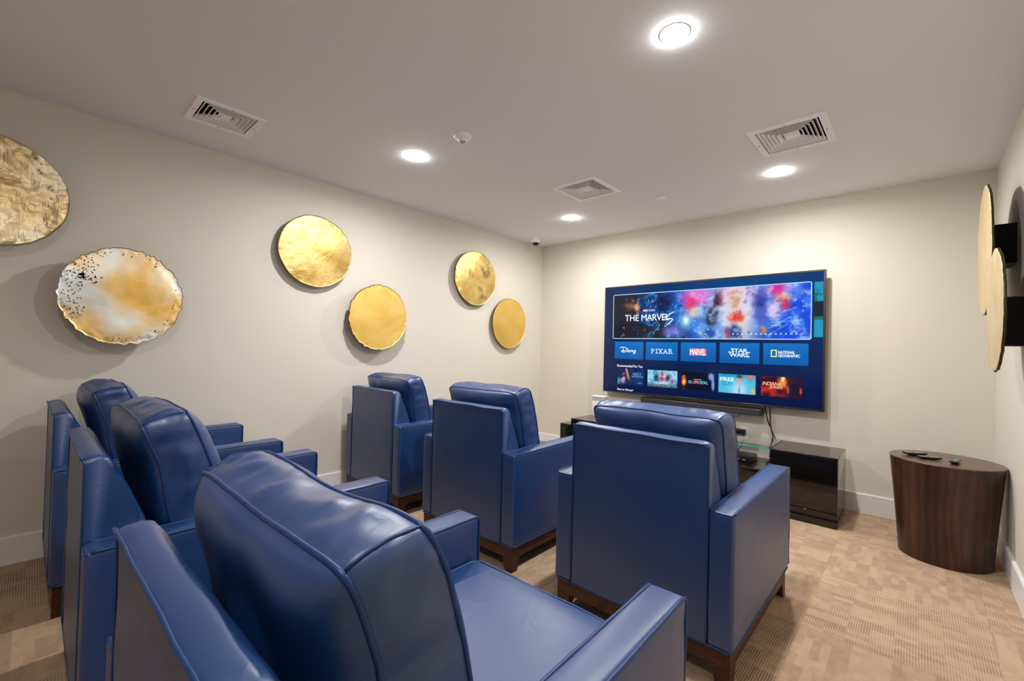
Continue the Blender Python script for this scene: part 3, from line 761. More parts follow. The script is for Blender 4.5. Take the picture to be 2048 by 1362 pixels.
v, f = rr_outline(2.548, 2.584, 1.158, 1.210, 0.001, Y2, 0.008)
put('yellow_frame_logo', mesh('yellow_frame_logo', v, f, M['ui_yellow']), scr)
textm('tile_text', 'NATIONAL', 2.598, 2.716, 1.183, 1.206, Y2, M['ui_white'], scr, 0.05)
textm('tile_text', 'GEOGRAPHIC', 2.598, 2.751, 1.155, 1.178, Y2, M['ui_white'], scr, 0.05)
textm('heading_text', 'Recommended For You', 1.119, 1.404, 1.006, 1.031, Y2, M['ui_white'], scr, 0.03)
textm('heading_text', 'New to Disney+', 1.124, 1.309, 0.756, 0.782, Y2, M['ui_white'], scr, 0.03)
L(textm('maker_mark', 'LG', 1.934, 1.946, 0.740, 0.7465, TY-0.0006, M['grey_button'], tv, 0.02))
# film thumbnails: plain colour fields with their titles
def th1(U, V):
    C = np.zeros(U.shape+(3,))+np.array([14, 32, 74])/255.0
    n_ = fbm(U*7, V*5, 5, 2)
    C = over(C, (20, 60, 120), np.clip((U-0.4)*4, 0, 1)*np.clip((n_-0.3)*3, 0, 1))
    C = over(C, (210, 180, 200), blob(U, V, 0.22, 0.35, 0.10, 0.35, 2)*np.clip((n_-0.38)*6, 0, 1))
    C = over(C, (70, 170, 200), blob(U, V, 0.06, 0.2, 0.07, 0.22, 4)*0.9)
    for i, c_ in enumerate(((235, 90, 120), (250, 220, 160), (230, 150, 60))):
        C = over(C, c_, np.exp(-((U-0.30-i*0.035-(1-V)*0.16)/0.014)**2)*np.clip((V-0.2)*4, 0, 1)*0.95)
    return C
def th2(U, V):
    n_ = fbm(U*8, V*4, 5, 5)
    C = np.zeros(U.shape+(3,))+np.array([60, 165, 205])/255.0
    C = over(C, (190, 225, 240), np.clip((n_-0.45)*5, 0, 1)*0.8)
    C = over(C, (225, 200, 215), np.exp(-((U-0.55)/0.2)**2-((V-0.7)/0.4)**2)*0.7)
    C = over(C, (30, 40, 70), blob(U, V, 0.30, 0.58, 0.08, 0.22, 6)*0.9)
    C = over(C, (120, 70, 60), blob(U, V, 0.50, 0.78, 0.05, 0.16, 7)*0.8)
    C = over(C, (40, 35, 55), blob(U, V, 0.69, 0.56, 0.07, 0.2, 8)*0.9)
    C = over(C, (210, 40, 80), blob(U, V, 0.50, 0.50, 0.10, 0.13, 9)*0.95)
    C = over(C, (190, 40, 150), blob(U, V, 0.83, 0.38, 0.08, 0.10, 10)*0.9)
    C = over(C, (55, 60, 75), np.clip(1.0-V*3.2, 0, 1)*0.85)
    return C
def th3(U, V):
    C = np.zeros(U.shape+(3,))+np.array([8, 12, 38])/255.0
    C = over(C, (250, 110, 40), blob(U, V, 0.09, 0.45, 0.085, 0.30, 3, 0.5))
    C = over(C, (255, 215, 120), blob(U, V, 0.10, 0.42, 0.04, 0.14, 4, 0.5))
    a = np.exp(-(((U-0.90)/0.09)**2+((V-0.80)/0.22)**2)**2)+np.exp(-(((U-0.955)/0.05)**2+((V-0.35)/0.34)**2)**2)
    return over(C, (130, 165, 245), np.clip(a, 0, 1)*0.95)
def th4(U, V):
    n_ = fbm(U*8, V*5, 5, 9)
    C = np.zeros(U.shape+(3,))+np.array([75, 190, 225])/255.0
    C = over(C, (20, 130, 190), np.clip((V-0.6)*2, 0, 1)*np.clip((n_-0.35)*4, 0, 1))
    C = over(C, (205, 235, 245), np.exp(-((U-0.55)/0.22)**2-((V-0.2)/0.5)**2)*0.7)
    C = over(C, (225, 120, 100), blob(U, V, 0.87, 0.88, 0.13, 0.13, 5)*0.9)
    C = over(C, (240, 190, 80), blob(U, V, 0.93, 0.15, 0.06, 0.16, 6)*0.9)
    C = over(C, (190, 215, 240), blob(U, V, 0.58, 0.18, 0.15, 0.32, 7, 0.2)*0.9)
    C = over(C, (215, 175, 155), np.exp(-(((U-0.575)/0.075)**2+((V-0.66)/0.22)**2)**2)*0.9)
    C = over(C, (50, 45, 55), np.exp(-(((U-0.58)/0.08)**2+((V-0.90)/0.10)**2)**2)*0.85)
    C = over(C, (60, 100, 160), np.exp(-(((U-0.575)/0.018)**2+((V-0.18)/0.2)**2)**2)*0.8)
    return C
def th5(U, V):
    n_ = fbm(U*6, V*4, 6, 11)
    C = np.zeros(U.shape+(3,))+np.array([48, 14, 34])/255.0
    C = over(C, (190, 45, 35), np.clip((n_-0.35)*3.2, 0, 1)*np.clip(1.3-U*1.4, 0, 1))
    C = over(C, (255, 150, 50), blob(U, V, 0.55, 0.72, 0.10, 0.30, 5)*0.95)
    C = over(C, (255, 235, 160), blob(U, V, 0.54, 0.90, 0.05, 0.16, 6)*0.95)
    C = over(C, (24, 18, 48), blob(U, V, 0.80, 0.5, 0.13, 0.5, 7, 0.2)*0.85)
    C = over(C, (235, 80, 55), blob(U, V, 0.965, 0.35, 0.03, 0.18, 8)*0.9)
    return over(C, (240, 110, 60), blob(U, V, 0.66, 0.36, 0.03, 0.24, 9)*0.7)
for (a, b), fn_ in zip([(1.125, 1.416), (1.459, 1.759), (1.796, 2.100), (2.133, 2.433), (2.475, 2.770)], (th1, th2, th3, th4, th5)):
    picture('film_thumbnail', a, b, 0.826, 0.992, 84, 46, fn_, Y1, scr)
textm('film_title_text', 'PERCY', 1.300, 1.392, 0.926, 0.948, Y2, M['ui_pale'], scr, 0.02)
textm('film_title_text', 'JACKSON', 1.284, 1.411, 0.900, 0.922, Y2, M['ui_pale'], scr, 0.02)
textm('film_title_text', 'Disney', 1.335, 1.362, 0.953, 0.962, Y2, M['ui_pale'], scr)
textm('film_title_text', 'Disney+', 1.360, 1.400, 0.842, 0.856, Y2, M['ui_pale'], scr, 0.02)
textm('film_title_text', 'THE MARVEL', 1.520, 1.672, 0.858, 0.878, Y2, M['ui_white'], scr, 0.02)
strokes('film_title_text', [[(0.95, 1.0, 0.4), (0.2, 0.62), (0.75, 0.5), (0.05, 0.0, 0.3)]], 1.665, 1.708, 0.832, 0.882, 0.005, Y2, M['ui_white'], scr)
for ch, (a, b), mt in zip('ELEMENTAL', [(1.868, 1.884), (1.888, 1.903), (1.907, 1.922), (1.926, 1.948), (1.952, 1.966), (1.970, 1.988), (1.989, 2.004), (2.003, 2.026), (2.029, 2.042)],
                          ('ui_blue', 'ui_blue', 'ui_red', 'ui_orange', 'ui_red', 'ui_cyan', 'ui_cyan', 'ui_cyan', 'ui_cyan')):
    textm('film_title_text', ch, a, b, 0.886, 0.914, Y2, M[mt], scr, 0.02)
textm('film_title_text', 'DISNEY PIXAR', 1.918, 1.985, 0.921, 0.929, Y2, M['ui_white'], scr)
textm('film_title_text', 'FREE', 2.149, 2.262, 0.931, 0.962, Y2, M['ui_white'], scr, 0.05)
textm('film_title_text', 'GUY', 2.160, 2.250, 0.893, 0.924, Y2, M['ui_teal'], scr, 0.05)
textm('film_title_text', 'INDIANA', 2.484, 2.622, 0.917, 0.946, Y2, M['ui_orange'], scr, 0.03, 0.25)
textm('film_title_text', 'JONES', 2.535, 2.633, 0.886, 0.915, Y2, M['ui_orange'], scr, 0.03, 0.25)

# soundbar under the screen, fixed to the wall
sb = thing('soundbar', 'long charcoal soundbar mounted on the wall below the television', 'soundbar', (1.943, 0, 0.684))
put('body', bbox('body', (-0.543, 0.543, -0.125, -0.015, -0.030, 0.028), M['black_plastic'], 0.008, 3), sb)
put('grille', bbox('grille', (-0.532, 0.532, -0.1275, -0.12, -0.026, 0.020), M['grille'], 0.002, 1), sb)
put('bracket', G().box(-0.35, 0.35, -0.018, 0.0, -0.015, 0.015).mesh('bracket', M['black_plastic']), sb)
put('status_light', G().box(0.03, 0.036, -0.1282, -0.127, 0.0, 0.004).mesh('status_light', M['red_led']), sb)

# ------------------------------------------------------------------ media console
def cabinet(x0, x1, y0, y1, zt, label, cat, zb=0.100, face='front_panel', group=None):
    cx, cy = (x0+x1)/2, (y0+y1)/2
    t = thing('media_cabinet', label, cat, (cx, cy, 0), 0, group)
    hx, hy = (x1-x0)/2, (y1-y0)/2
    put('carcass', bbox('carcass', (-hx, hx, -hy+0.016, hy, zb, zt-0.012), M['lacquer'], 0.0015, 1), t)
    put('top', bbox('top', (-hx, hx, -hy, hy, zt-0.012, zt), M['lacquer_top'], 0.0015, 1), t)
    put('front_panel', bbox('front_panel', (-hx+0.001, hx-0.001, -hy+0.001, -hy+0.016, zb+0.002, zt-0.014), M['lacquer'], 0.0015, 1), t)
    put('base_rail', bbox('base_rail', (-hx, hx, -hy, hy, 0.060, zb-0.002), M['lacquer'], 0.0015, 1), t)
    put('recess', bbox('recess', (-hx+0.012, hx-0.012, -hy+0.012, hy-0.012, 0.044, 0.060), M['dark'], 0.0005, 1), t)
    put('plinth', bbox('plinth', (-hx, hx, -hy, hy, 0.0, 0.046), M['lacquer'], 0.0015, 1), t)
    return t
cabinet(2.648, 3.055, -0.560, -0.120, 0.480, 'glossy black cabinet at the right end of the television stand', 'cabinet')
cabinet(0.867, 1.268, -0.560, -0.120, 0.480, 'black cabinet at the left end of the television stand, half hidden', 'cabinet')
cabinet(1.270, 2.646, -0.560, -0.120, 0.312, 'long low black cabinet under the glass shelf', 'cabinet')
cabinet(0.735, 0.865, -0.560, -0.120, 0.416, 'narrow lower black unit left of the stand', 'cabinet')
t = thing('glass_shelf', 'clear glass shelf with green edge bridging the two black cabinets', 'shelf', (1.958, -0.34, 0.478))
put('pane', G().box(-0.687, 0.687, -0.222, 0.218, -0.005, 0.005).mesh('pane', M['glass']), t)
put('front_edge', G().box(-0.687, 0.687, -0.2245, -0.2222, -0.005, 0.005).mesh('front_edge', M['glass_edge']), t)
for sx_ in (-1, 1):
    for yy in (-0.18, 0.17):
        v, f = lathe([(0.0001, -0.013), (0.008, -0.013), (0.008, -0.0055), (0.0001, -0.0055)], 14, sx_*0.676, yy)
        put('shelf_pin', mesh('shelf_pin', v, f, M['grey_button'], True), t)
t = thing('set_top_box', 'black cable box with red light on the low cabinet under the glass', 'electronics', (2.352, -0.330, 0.312))
put('case', bbox('case', (-0.135, 0.135, -0.095, 0.095, 0.006, 0.050), M['black_plastic'], 0.003, 2), t)
put('front_window', G().box(-0.10, 0.125, -0.0965, -0.0945, 0.014, 0.040).mesh('front_window', M['lens']), t)
put('red_indicator', G().box(0.045, 0.051, -0.0975, -0.0955, 0.022, 0.028).mesh('red_indicator', M['red_led']), t)
put('front_badge', G().box(0.075, 0.10, -0.0975, -0.0955, 0.020, 0.026).mesh('front_badge', M['grey_button']), t)
for a in (-1, 1):
    for b in (-1, 1): put('foot', G().box(a*0.11-0.01, a*0.11+0.01, b*0.07-0.01, b*0.07+0.01, 0, 0.007).mesh('foot', M['black_plastic']), t)
# outlet, plugged adapter, cables
t = thing('wall_outlet', 'white outlet plate on the wall below the soundbar', 'outlet', (2.326, 0, 0.475))
put('plate', bbox('plate', (-0.038, 0.038, -0.007, 0, -0.060, 0.060), M['outlet'], 0.002, 1), t)
for zz in (-0.025, 0.025): put('socket', bbox('socket', (-0.017, 0.017, -0.009, -0.006, zz-0.014, zz+0.014), M['outlet'], 0.003, 2), t)
t = thing('power_adapter', 'black power adapter plugged into the white outlet', 'power adapter', (2.290, -0.010, 0.488))
put('case', bbox('case', (-0.062, 0.052, -0.036, 0.0, -0.028, 0.024), M['black_plastic'], 0.006, 3), t)
v, f = tube(smooth_path([(0.040, -0.028, -0.026), (0.047, -0.036, -0.06), (0.048, -0.10, -0.10), (0.046, -0.16, -0.118), (0.045, -0.212, -0.135)], 5), 0.0035)
put('cord', mesh('cord', v, f, M['cable'], True), t)
v, f = tube(smooth_path([(2.495, -0.045, 0.745), (2.500, -0.045, 0.70), (2.512, -0.03, 0.62), (2.537, -0.03, 0.555), (2.560, -0.03, 0.500), (2.578, -0.035, 0.44), (2.585, -0.07, 0.36), (2.585, -0.09, 0.318)], 6), 0.0045)
tag(put('television_cable', mesh('television_cable', v, f, M['cable'], True)), 'black cable curving from the television down across the wall, left of its twin', 'cable')
v, f = tube(smooth_path([(2.533, -0.045, 0.745), (2.534, -0.045, 0.70), (2.535, -0.043, 0.60), (2.545, -0.043, 0.54), (2.556, -0.045, 0.48), (2.552, -0.06, 0.42), (2.547, -0.08, 0.36), (2.547, -0.10, 0.318)], 6), 0.0045)
tag(put('television_cable', mesh('television_cable', v, f, M['cable'], True)), 'black cable hanging straight down from the television, right of its twin', 'cable')
v, f = tube(smooth_path([(2.30, -0.03, 0.655), (2.28, -0.02, 0.62), (2.22, -0.015, 0.600), (2.17, -0.015, 0.555), (2.10, -0.012, 0.545), (2.04, -0.012, 0.54)], 6), 0.0022)
tag(put('thin_wire', mesh('thin_wire', v, f, M['cable'], True)), 'thin black wire drooping from the soundbar on the wall', 'cable')
P = [(2.60+0.030*math.cos(a)+0.01*a/9, -0.33+0.045*math.sin(a), 0.318+0.004*a/3) for a in [k*2*PI*2.3/40 for k in range(41)]]
v, f = tube(P, 0.003)
tag(put('coiled_cord', mesh('coiled_cord', v, f, M['cable'], True)), 'small black cord coil lying on the low cabinet beside the cable box', 'cable')
t = thing('white_router', 'small white box with ribbed band standing left under the television', 'electronics', (0.985, -0.20, 0.480))
put('case', bbox('case', (-0.070, 0.070, -0.05, 0.05, 0, 0.162), M['outlet'], 0.004, 2), t)
put('lid', bbox('lid', (-0.076, 0.076, -0.056, 0.056, 0.200, 0.214), M['outlet'], 0.003, 2), t)
put('grille_core', G().box(-0.066, 0.066, -0.046, 0.046, 0.162, 0.200).mesh('grille_core', M['groove']), t)
for k in range(9):
    put('rib', G().box(-0.068+k*0.0161, -0.061+k*0.0161, -0.053, -0.045, 0.162, 0.200).mesh('rib', M['outlet']), t)
for k in range(5):
    put('rib', G().box(0.065, 0.071, -0.046+k*0.0195, -0.038+k*0.0195, 0.162, 0.200).mesh('rib', M['outlet']), t)

# ------------------------------------------------------------------ round drum side table with remotes
TBX, TBY, TBZ = 3.569, -0.575, 0.576
t = thing('side_table', 'dark brown round tapered drum side table in the right corner', 'table', (TBX, TBY, 0))
prof = []
for k in range(15):
    u = k/14; prof.append((0.205+(0.249-0.205)*(u**1.15), u*(TBZ-0.006)))
v, f = lathe(prof, 96)
put('body', mesh('body', v, f, M['table_side'], True), t)
v, f = lathe([(0.249, TBZ-0.006), (0.251, TBZ-0.004), (0.250, TBZ-0.0005), (0.246, TBZ), (0.12, TBZ), (0.0001, TBZ)], 96)
put('top', mesh('top', v, f, M['table_top'], True), t)

def remote(x, y, rot, ln, wd, th, label, btn, tilt=0.0):
    t = thing('remote_control', label, 'remote control', (x, y, TBZ), rot, 'remote controls on the side table')
    vs = []; n = 10
    for i in range(n+1):                       # boat shaped shell: curved belly, flat top
        u = i/n; yy = (u-0.5)*ln; b = th*(0.55*(2*abs(u-0.5))**2.4)
        for (fx, fz) in ((-1, 1), (-1, 0.55), (-0.72, 0), (0.72, 0), (1, 0.55), (1, 1)):
            vs.append((fx*wd/2, yy, b+(th-b)*fz + tilt*(u)))
    fs = [(i*6+k, i*6+(k+1) % 6, (i+1)*6+(k+1) % 6, (i+1)*6+k) for i in range(n) for k in range(6)] + [tuple(range(6))[::-1], tuple(n*6+k for k in range(6))]
    put('shell', mesh('shell', vs, fs, M['black_plastic']), t)
    for r_ in range(btn):
        for c_ in range(3):
            yy = -ln*0.36+ln*0.72*r_/(btn-1); xx = (c_-1)*wd*0.28
            mt = M['yellow_button'] if (r_+c_) % 5 == 0 else (M['white_button'] if (r_*c_) % 2 else M['grey_button'])
            zt = th+tilt*(yy/ln+0.5)
            put('button', G().box(xx-wd*0.09, xx+wd*0.09, yy-ln*0.022, yy+ln*0.022, zt-0.002, zt+0.0015).mesh('button', mt), t)
remote(3.438, -0.585, math.radians(-52), 0.115, 0.044, 0.020, 'leftmost black remote control on the side table, tilted toward its neighbour', 6)
remote(3.502, -0.640, math.radians(-66), 0.105, 0.048, 0.015, 'middle black remote control on the side table, between the other two', 6)
remote(3.610, -0.660, math.radians(-8), 0.115, 0.038, 0.018, 'small black remote control lying alone, rightmost on the side table', 5)

# ------------------------------------------------------------------ armchairs
WC, WP, TA, HA, HB, LN, HP = 0.765, 0.294, 0.090, 0.622, 0.136, 0.905, 0.848
SZ, SF = 0.497, 0.890
def interp(tab, z):
    for (z0, y0), (z1, y1) in zip(tab[:-1], tab[1:]):
        if z <= z1: return y0+(y1-y0)*(z-z0)/(z1-z0)
    return tab[-1][1]

# shared part meshes
def arm_mesh(s):
    x0, x1 = (WP-0.001, WC/2) if s > 0 else (-WC/2, -WP+0.001)
    cx = (x0+x1)/2
    def fn(q):
        q = q.copy()
        a = (q.x-cx)/(TA/2); u = (q.y)/LN; h_ = (q.z-HB)/(HA-HB)
        if h_ > 0.9: q.z += 0.006*(1-min(1, a*a))*math.sin(PI*max(0, min(1, u)))
        q.z += -0.006*(1-u)*max(0, h_-0.7)/0.3          # a touch lower at the rear
        side = 0.004*math.sin(PI*max(0, min(1, h_)))*math.sin(PI*max(0, min(1, u)))
        if abs(a) > 0.6 and a*s > 0: q.x += s*side
        q.y += 0.004*noise.noise((q.x*9, q.z*7, s*2.0))*(1 if 0.05 < u < 0.95 else 0)
        wr = noise.noise((q.x*5+s, q.y*5, q.z*16))*0.0016
        q.x += s*wr
        return q
    return mesh('arm', *rbox(x0, x1, 0.0, LN, HB, HA, 0.013, 9, fn), M['leather'], True)
def arm_piping(s):
    g = G()
    for xs_ in (WC/2-0.003, WP+0.003):
        x = s*xs_; P = []
        z_ = HA-0.002
        P += [(x, 0.012, z_-0.006)] + [(x, 0.03+(LN-0.045)*k/18, z_-0.005*(1-k/18)+0.0008*math.sin(k*1.9)) for k in range(19)]
        P += [(x, LN-0.004, z_-0.004), (x, LN+0.0005, z_-0.013)]
        P += [(x+0.001*math.sin(k*1.3), LN+0.0005, z_-0.02-(z_-HB-0.03)*k/10) for k in range(11)]
        g.add(*tube(P, 0.0042, 8))
    g.add(*tube([(s*(WP+0.004), 0.003, HA-0.0115), (s*(WC/2-0.004), 0.003, HA-0.0115)], 0.0028, 6))
    return g.mesh('piping', M['piping'], True)
ARM = {s: arm_mesh(s) for s in (-1, 1)}; ARMP = {s: arm_piping(s) for s in (-1, 1)}
# back frame: padded wedge
prof = [(0.0, HB), (0.0, 0.83), (-0.004, HP-0.006), (0.004, HP), (0.030, HP+0.005), (0.046, HP+0.001), (0.057, HP-0.014), (0.100, 0.745), (0.140, 0.645), (0.150, 0.60), (0.150, HB)]
def dense(P, step):
    out = []
    for a, b in zip(P, P[1:]+P[:1]):
        k = max(1, int(math.dist(a, b)/step))
        out += [(a[0]+(b[0]-a[0])*i/k, a[1]+(b[1]-a[1])*i/k) for i in range(k)]
    return out
D = dense(prof, 0.03); nx = 18; vs = []
for i in range(nx+1):
    u = -1+2*i/nx; u = math.copysign(1-(1-abs(u))**1.6, u); e = min(1.0, (1-abs(u))*12)
    for (y, z) in D:
        cy_, cz_ = 0.06, 0.6
        sh = 0.006*(1-math.sqrt(max(0, 1-(1-e)**2)))
        yy = y+(sh*0.6 if y < cy_ else -sh*1.6); zz = z-(sh*1.8 if z > 0.83 else 0)
        if y < 0.02: yy -= 0.005*(1-u*u)*math.sin(PI*(z-HB)/(HP-HB))
        zz += 0.0025*noise.noise((u*4, z*3, y*9)) if z > 0.83 else 0
        yy += 0.002*noise.noise((u*5, z*9, 2.0))
        vs.append((u*WP, yy, zz))
n = len(D)
fs = [(i*n+k, (i+1)*n+k, (i+1)*n+(k+1) % n, i*n+(k+1) % n) for i in range(nx) for k in range(n)]
fs += [tuple(range(n)), tuple(nx*n+k for k in range(n))[::-1]]
BACK = mesh('back_frame', vs, fs, M['leather'], True)
try: BACK.set_sharp_from_angle(angle=0.9)
except Exception: pass
g = G()
for s in (-1, 1):
    x = s*(WP-0.001)
    g.add(*tube([(x, 0.000, HB+0.01+(0.82-HB)*k/12) for k in range(13)]+[(x, -0.002, HP-0.006)], 0.0026, 6))
g.add(*tube([(-WP+0.002+(2*WP-0.004)*k/16, -0.0055-0.0005*math.sin(k*1.7), HP-0.0045+0.0015*math.sin(k*0.9)) for k in range(17)], 0.0034, 8))
BACKP = g.mesh('piping', M['piping'], True)
BASE = mesh('seat_base', *rbox(-WP, WP, 0.140, 0.880, HB, 0.365, 0.012, 6), M['leather'], True)
def seat_fn(q):
    q = q.copy(); u = q.x/WP; v_ = (q.y-0.16)/(SF-0.16)
    if q.z > 0.43: q.z += 0.014*(1-u**4)*(1-abs(2*v_-1)**5)-0.004
    q.z += 0.0015*noise.noise((q.x*6, q.y*6, 1.0)); return q
SEAT = mesh('seat_cushion', *rbox(-WP+0.004, WP-0.004, 0.16, SF, 0.366, SZ, 0.022, 10, seat_fn), M['leather'], True)
def seat_loop(z, o=0.0):
    r = 0.03; x1, y0, y1 = WP-0.010+o, 0.17, SF-0.004+o
    P = [(-x1, y0, z)]+[(-x1, y0+(y1-r-y0)*k/8, z) for k in range(1, 9)]
    P += [(-x1+r-r*math.cos(a), y1-r+r*math.sin(a), z) for a in [k*PI/12 for k in range(1, 6)]]
    P += [(-x1+r+(2*x1-2*r)*k/12, y1, z+0.0015*math.sin(k)) for k in range(13)]
    P += [(x1-r+r*math.sin(a), y1-r+r*math.cos(a), z) for a in [k*PI/12 for k in range(1, 6)]]
    P += [(x1, y1-r-(y1-r-y0)*k/8, z) for k in range(9)]
    return P
SEATP = G().add(*tube(seat_loop(SZ-0.010), 0.0046, 8)).add(*tube(seat_loop(0.378), 0.0042, 8)).mesh('piping', M['piping'], True)
hx, hy0, hy1 = WC/2-0.002, 0.002, LN-0.012
lp = [(-hx, hy0, HB), (hx, hy0, HB), (hx, hy1, HB), (-hx, hy1, HB)]
LP = []
for a, b in zip(lp, lp[1:]+lp[:1]):
    LP += [tuple(a[i]+(b[i]-a[i])*(0.02+0.96*k/10) for i in range(3)) for k in range(11)]
WELT = G().add(*tube(LP, 0.0042, 8, True)).mesh('bottom_welt', M['piping'], True)
ix = WC/2-0.012
g = G()
for d in ((-ix, ix, 0.012, 0.032), (-ix, ix, LN-0.042, LN-0.022), (-ix, -ix+0.02, 0.032, LN-0.042), (ix-0.02, ix, 0.032, LN-0.042)):
    g.box(*d, 0.070, HB-0.002)
APRON = bevel_mesh(g.mesh('apron', M['leg_wood']), 0.0015, 1)
def leg_mesh(sx_, front):
    x1 = sx_*(ix+0.001); x0 = sx_*(ix-0.066); x0b = sx_*(ix-0.046)
    if front: y1 = LN-0.021; y0 = y1-0.066; y0b = y1-0.046
    else: y1 = 0.011; y0 = y1+0.066; y0b = y1+0.046
    v = [(x1, y1, 0), (x0b, y1, 0), (x0b, y0b, 0), (x1, y0b, 0), (x1, y1, 0.07), (x0, y1, 0.07), (x0, y0, 0.07), (x1, y0, 0.07),
         (x1, y1, HB-0.003), (x0, y1, HB-0.003), (x0, y0, HB-0.003), (x1, y0, HB-0.003)]
    f = [(0, 1, 2, 3), (8, 9, 10, 11)]+[(b+i, b+(i+1) % 4, b+4+(i+1) % 4, b+4+i) for b in (0, 4) for i in range(4)]
    me = mesh('leg', v, f, M['leg_wood'])
    bm = bmesh.new(); bm.from_mesh(me); bmesh.ops.recalc_face_normals(bm, faces=bm.faces); bm.to_mesh(me); bm.free()
    return bevel_mesh(me, 0.0015, 1)
LEGS = [leg_mesh(a, b) for a in (-1, 1) for b in (False, True)]

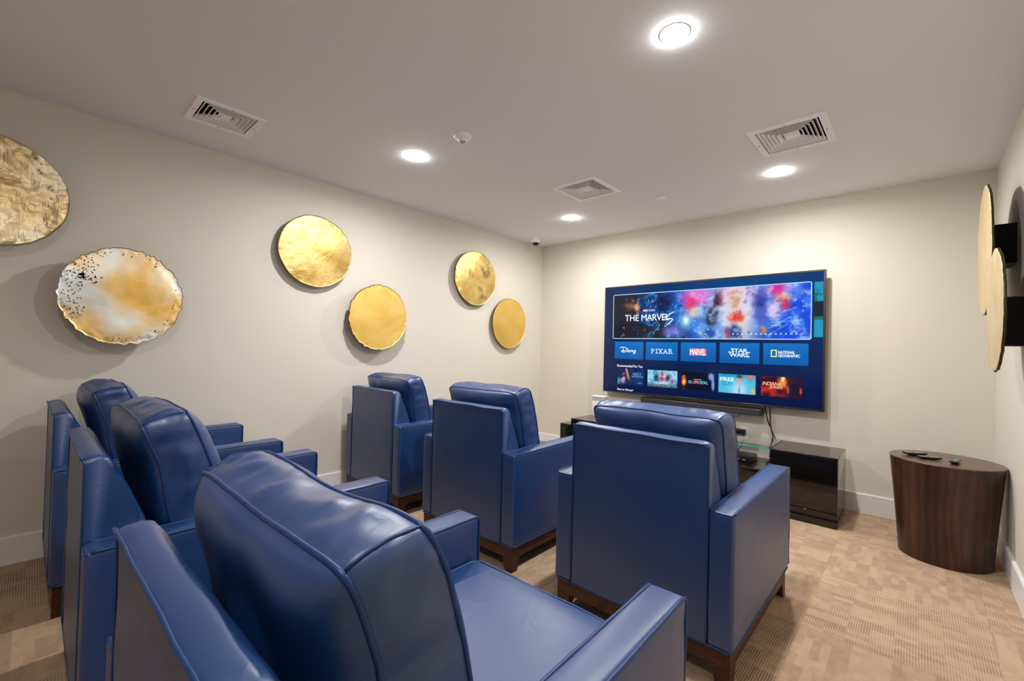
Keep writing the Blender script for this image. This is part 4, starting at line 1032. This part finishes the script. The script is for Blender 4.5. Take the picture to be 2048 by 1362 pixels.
REART = [(0.44, 0.240), (0.50, 0.225), (0.645, 0.193), (0.80, 0.163), (0.925, 0.120)]
FRONT = [(0.43, 0.365), (0.53, 0.350), (0.645, 0.325), (0.76, 0.300), (0.88, 0.262), (0.950, 0.232)]
def cushion(seed, bulge=0.050, dy=0.0, dz=0.0, wave=1.0, thick=0.0, drop=0.0):
    W_, na, nb, rc = 0.286, 40, 30, 0.034
    def wid(b, H_):      # half width, rounding in at the top corners
        d = (1-b)*H_
        return W_ if d > rc else W_-rc*0.42*(1-math.sqrt(max(0, 1-(1-d/rc)**2)))
    def layer(tab, zt, z0, bulge, fb):
        rows = []
        for j in range(nb+1):
            b = (j/nb); b = 1-(1-b)**1.25
            row = []
            z = z0+(zt-z0)*b; y = interp(tab, z)
            for i in range(na+1):
                a = -1+2*i/na; a = math.copysign(1-(1-abs(a))**1.2, a)
                x = a*wid(b, zt-z0)
                pf = (max(0, 1-abs(a)**5)**0.62)*(max(0, 1-abs(2*b-1)**6)**0.62)
                n1 = noise.noise((x*5+seed*3, z*5, fb*3+seed)); n2 = noise.noise((x*13+seed, z*7, fb+seed*2))+0.8*(0.5-abs(noise.noise((x*6+seed*3, z*22+x*5, fb*4.0+seed))))*abs(a)**2
                yy = y+fb*bulge*pf*(1+0.45*n1)+fb*0.0055*n2*pf*wave
                # boundary waves
                wv = wave*(0.0065*noise.noise((x*7+seed*2, z*7, fb*2.0+seed)))
                zz = z+wv*(1 if b > 0.5 else 0.3)
                if b > 0.8: zz -= drop*(b-0.8)/0.2*(math.cos(a*PI/2)**1.5)*(1 if fb > 0 else 0.4)
                if b > 0.8: zz -= 0.006*((b-0.8)/0.2)*abs(a)**8
                xx = x+math.copysign(wave*0.004*noise.noise((z*11, seed*5, fb+x)), x)*(abs(a)**4)
                row.append(Vector((xx, yy+dy+wave*0.003*noise.noise((x*6, z*8, seed+9)), zz+dz)))
            rows.append(row)
        return rows
    Rr = layer(REART, 0.924, 0.445, bulge, -1)
    tb = [(z, y+thick) for z, y in FRONT]
    Fr = layer(tb, 0.948-thick*0.5, 0.440, 0.040, 1)
    vs = []; fs = []
    def addgrid(rows, flip):
        base = len(vs); k = len(rows[0])
        for r_ in rows: vs.extend(r_)
        for j in range(len(rows)-1):
            for i in range(k-1):
                q = (base+j*k+i, base+j*k+i+1, base+(j+1)*k+i+1, base+(j+1)*k+i)
                fs.append(q[::-1] if flip else q)
    addgrid(Rr, False); addgrid(Fr, True)
    def loop(rows):
        return [r_[0] for r_ in rows]+rows[-1][1:-1]+[r_[-1] for r_ in rows[::-1]]
    A, B = loop(Rr), loop(Fr); N = len(A); K = 10
    strip = []
    for k in range(K+1):
        t_ = k/K; line = []
        for i in range(N):
            p = A[i].lerp(B[i], t_)
            tan = (A[min(i+1, N-1)]-A[max(i-1, 0)]).normalized(); ax = (B[i]-A[i]).normalized()
            nn = tan.cross(ax)
            if nn.length > 1e-6: nn.normalize()
            out = Vector((p.x, 0, p.z-0.70)); 
            if nn.dot(out) < 0: nn = -nn
            s_ = i/(N-1)
            top = 1.0 if nb <= i <= nb+na else 0.8
            bl = 0.013*top*(math.sin(PI*t_)**0.7)
            cr = noise.noise((s_*42+seed*7, t_*1.6, seed)); cr2 = noise.noise((s_*90+t_*6, t_*2.5, seed+4))
            p = p+nn*(bl*(1+0.35*cr)+wave*math.sin(PI*t_)*(0.0040*cr+0.0014*cr2+(0.010 if not (nb <= i <= nb+na) else 0.006)*(0.28-abs(noise.noise((s_*22+t_*1.3+seed, t_*1.1, seed*2))))))
            line.append(p)
        strip.append(line)
    addgrid(strip, True)
    base = len(vs); vs.extend(Rr[0]); vs.extend(Fr[0]); k = na+1
    for i in range(na): fs.append((base+i, base+k+i, base+k+i+1, base+i+1))
    me = mesh('back_cushion', vs, fs, M['leather'], True)
    bm = bmesh.new(); bm.from_mesh(me); bmesh.ops.remove_doubles(bm, verts=bm.verts, dist=1e-5); bmesh.ops.recalc_face_normals(bm, faces=bm.faces); bm.to_mesh(me); bm.free()
    me.polygons.foreach_set('use_smooth', [True]*len(me.polygons))
    g = G(); g.add(*tube(A, 0.0047, 8)); g.add(*tube(B, 0.0047, 8))
    ps = g.mesh('piping', M['piping'], True)
    sm = [G().add(*tube([strip[k][i] for k in range(K+1)], 0.0022, 6)).mesh('corner_seam', M['piping'], True) for i in (nb, nb+na)]
    return me, ps, sm

GRP = 'blue leather armchairs in two rows'
def armchair(x, y, rot, label, seed, cushion_kw):
    t = thing('armchair', label, 'armchair', (x, y, 0), rot, GRP)
    bf = put('back_frame', BACK, t)
    put('piping', BACKP, bf)
    for s in (-1, 1):
        a = put('arm', ARM[s], t); put('piping', ARMP[s], a)
    put('seat_base', BASE, t)
    sc_ = put('seat_cushion', SEAT, t); put('piping', SEATP, sc_)
    put('bottom_welt', WELT, t)
    me, ps, sm = cushion(seed, **cushion_kw)
    bc = put('back_cushion', me, t); put('piping', ps, bc); [put('corner_seam', q, bc) for q in sm]
    put('apron', APRON, t)
    for l in LEGS: put('leg', l, t)
    return t
armchair(2.605, -2.614, math.radians(0.1), 'blue leather armchair in the front row, nearest the right wall, before the cabinet', 1.0, dict(dy=0.035, dz=-0.004, wave=1.0, thick=0.028))
armchair(1.525, -2.567, math.radians(1.3), 'blue leather armchair in the middle of the front row', 2.0, dict(wave=0.8))
armchair(0.456, -2.548, math.radians(-0.3), 'blue leather armchair in the front row, beside the left wall', 3.0, dict(wave=0.8))
armchair(2.700, -4.155, math.radians(1.2), 'blue leather armchair filling the bottom foreground, largest and nearest', 4.3, dict(wave=1.3, drop=0.014, bulge=0.062))
armchair(1.478, -4.169, math.radians(0.3), 'blue leather armchair in the middle of the rear row, left of the nearest', 5.7, dict(wave=1.5, dz=0.004))
armchair(0.425, -4.203, math.radians(0.6), 'blue leather armchair of the rear row, against the left wall', 6.4, dict(wave=1.2, dz=0.006))
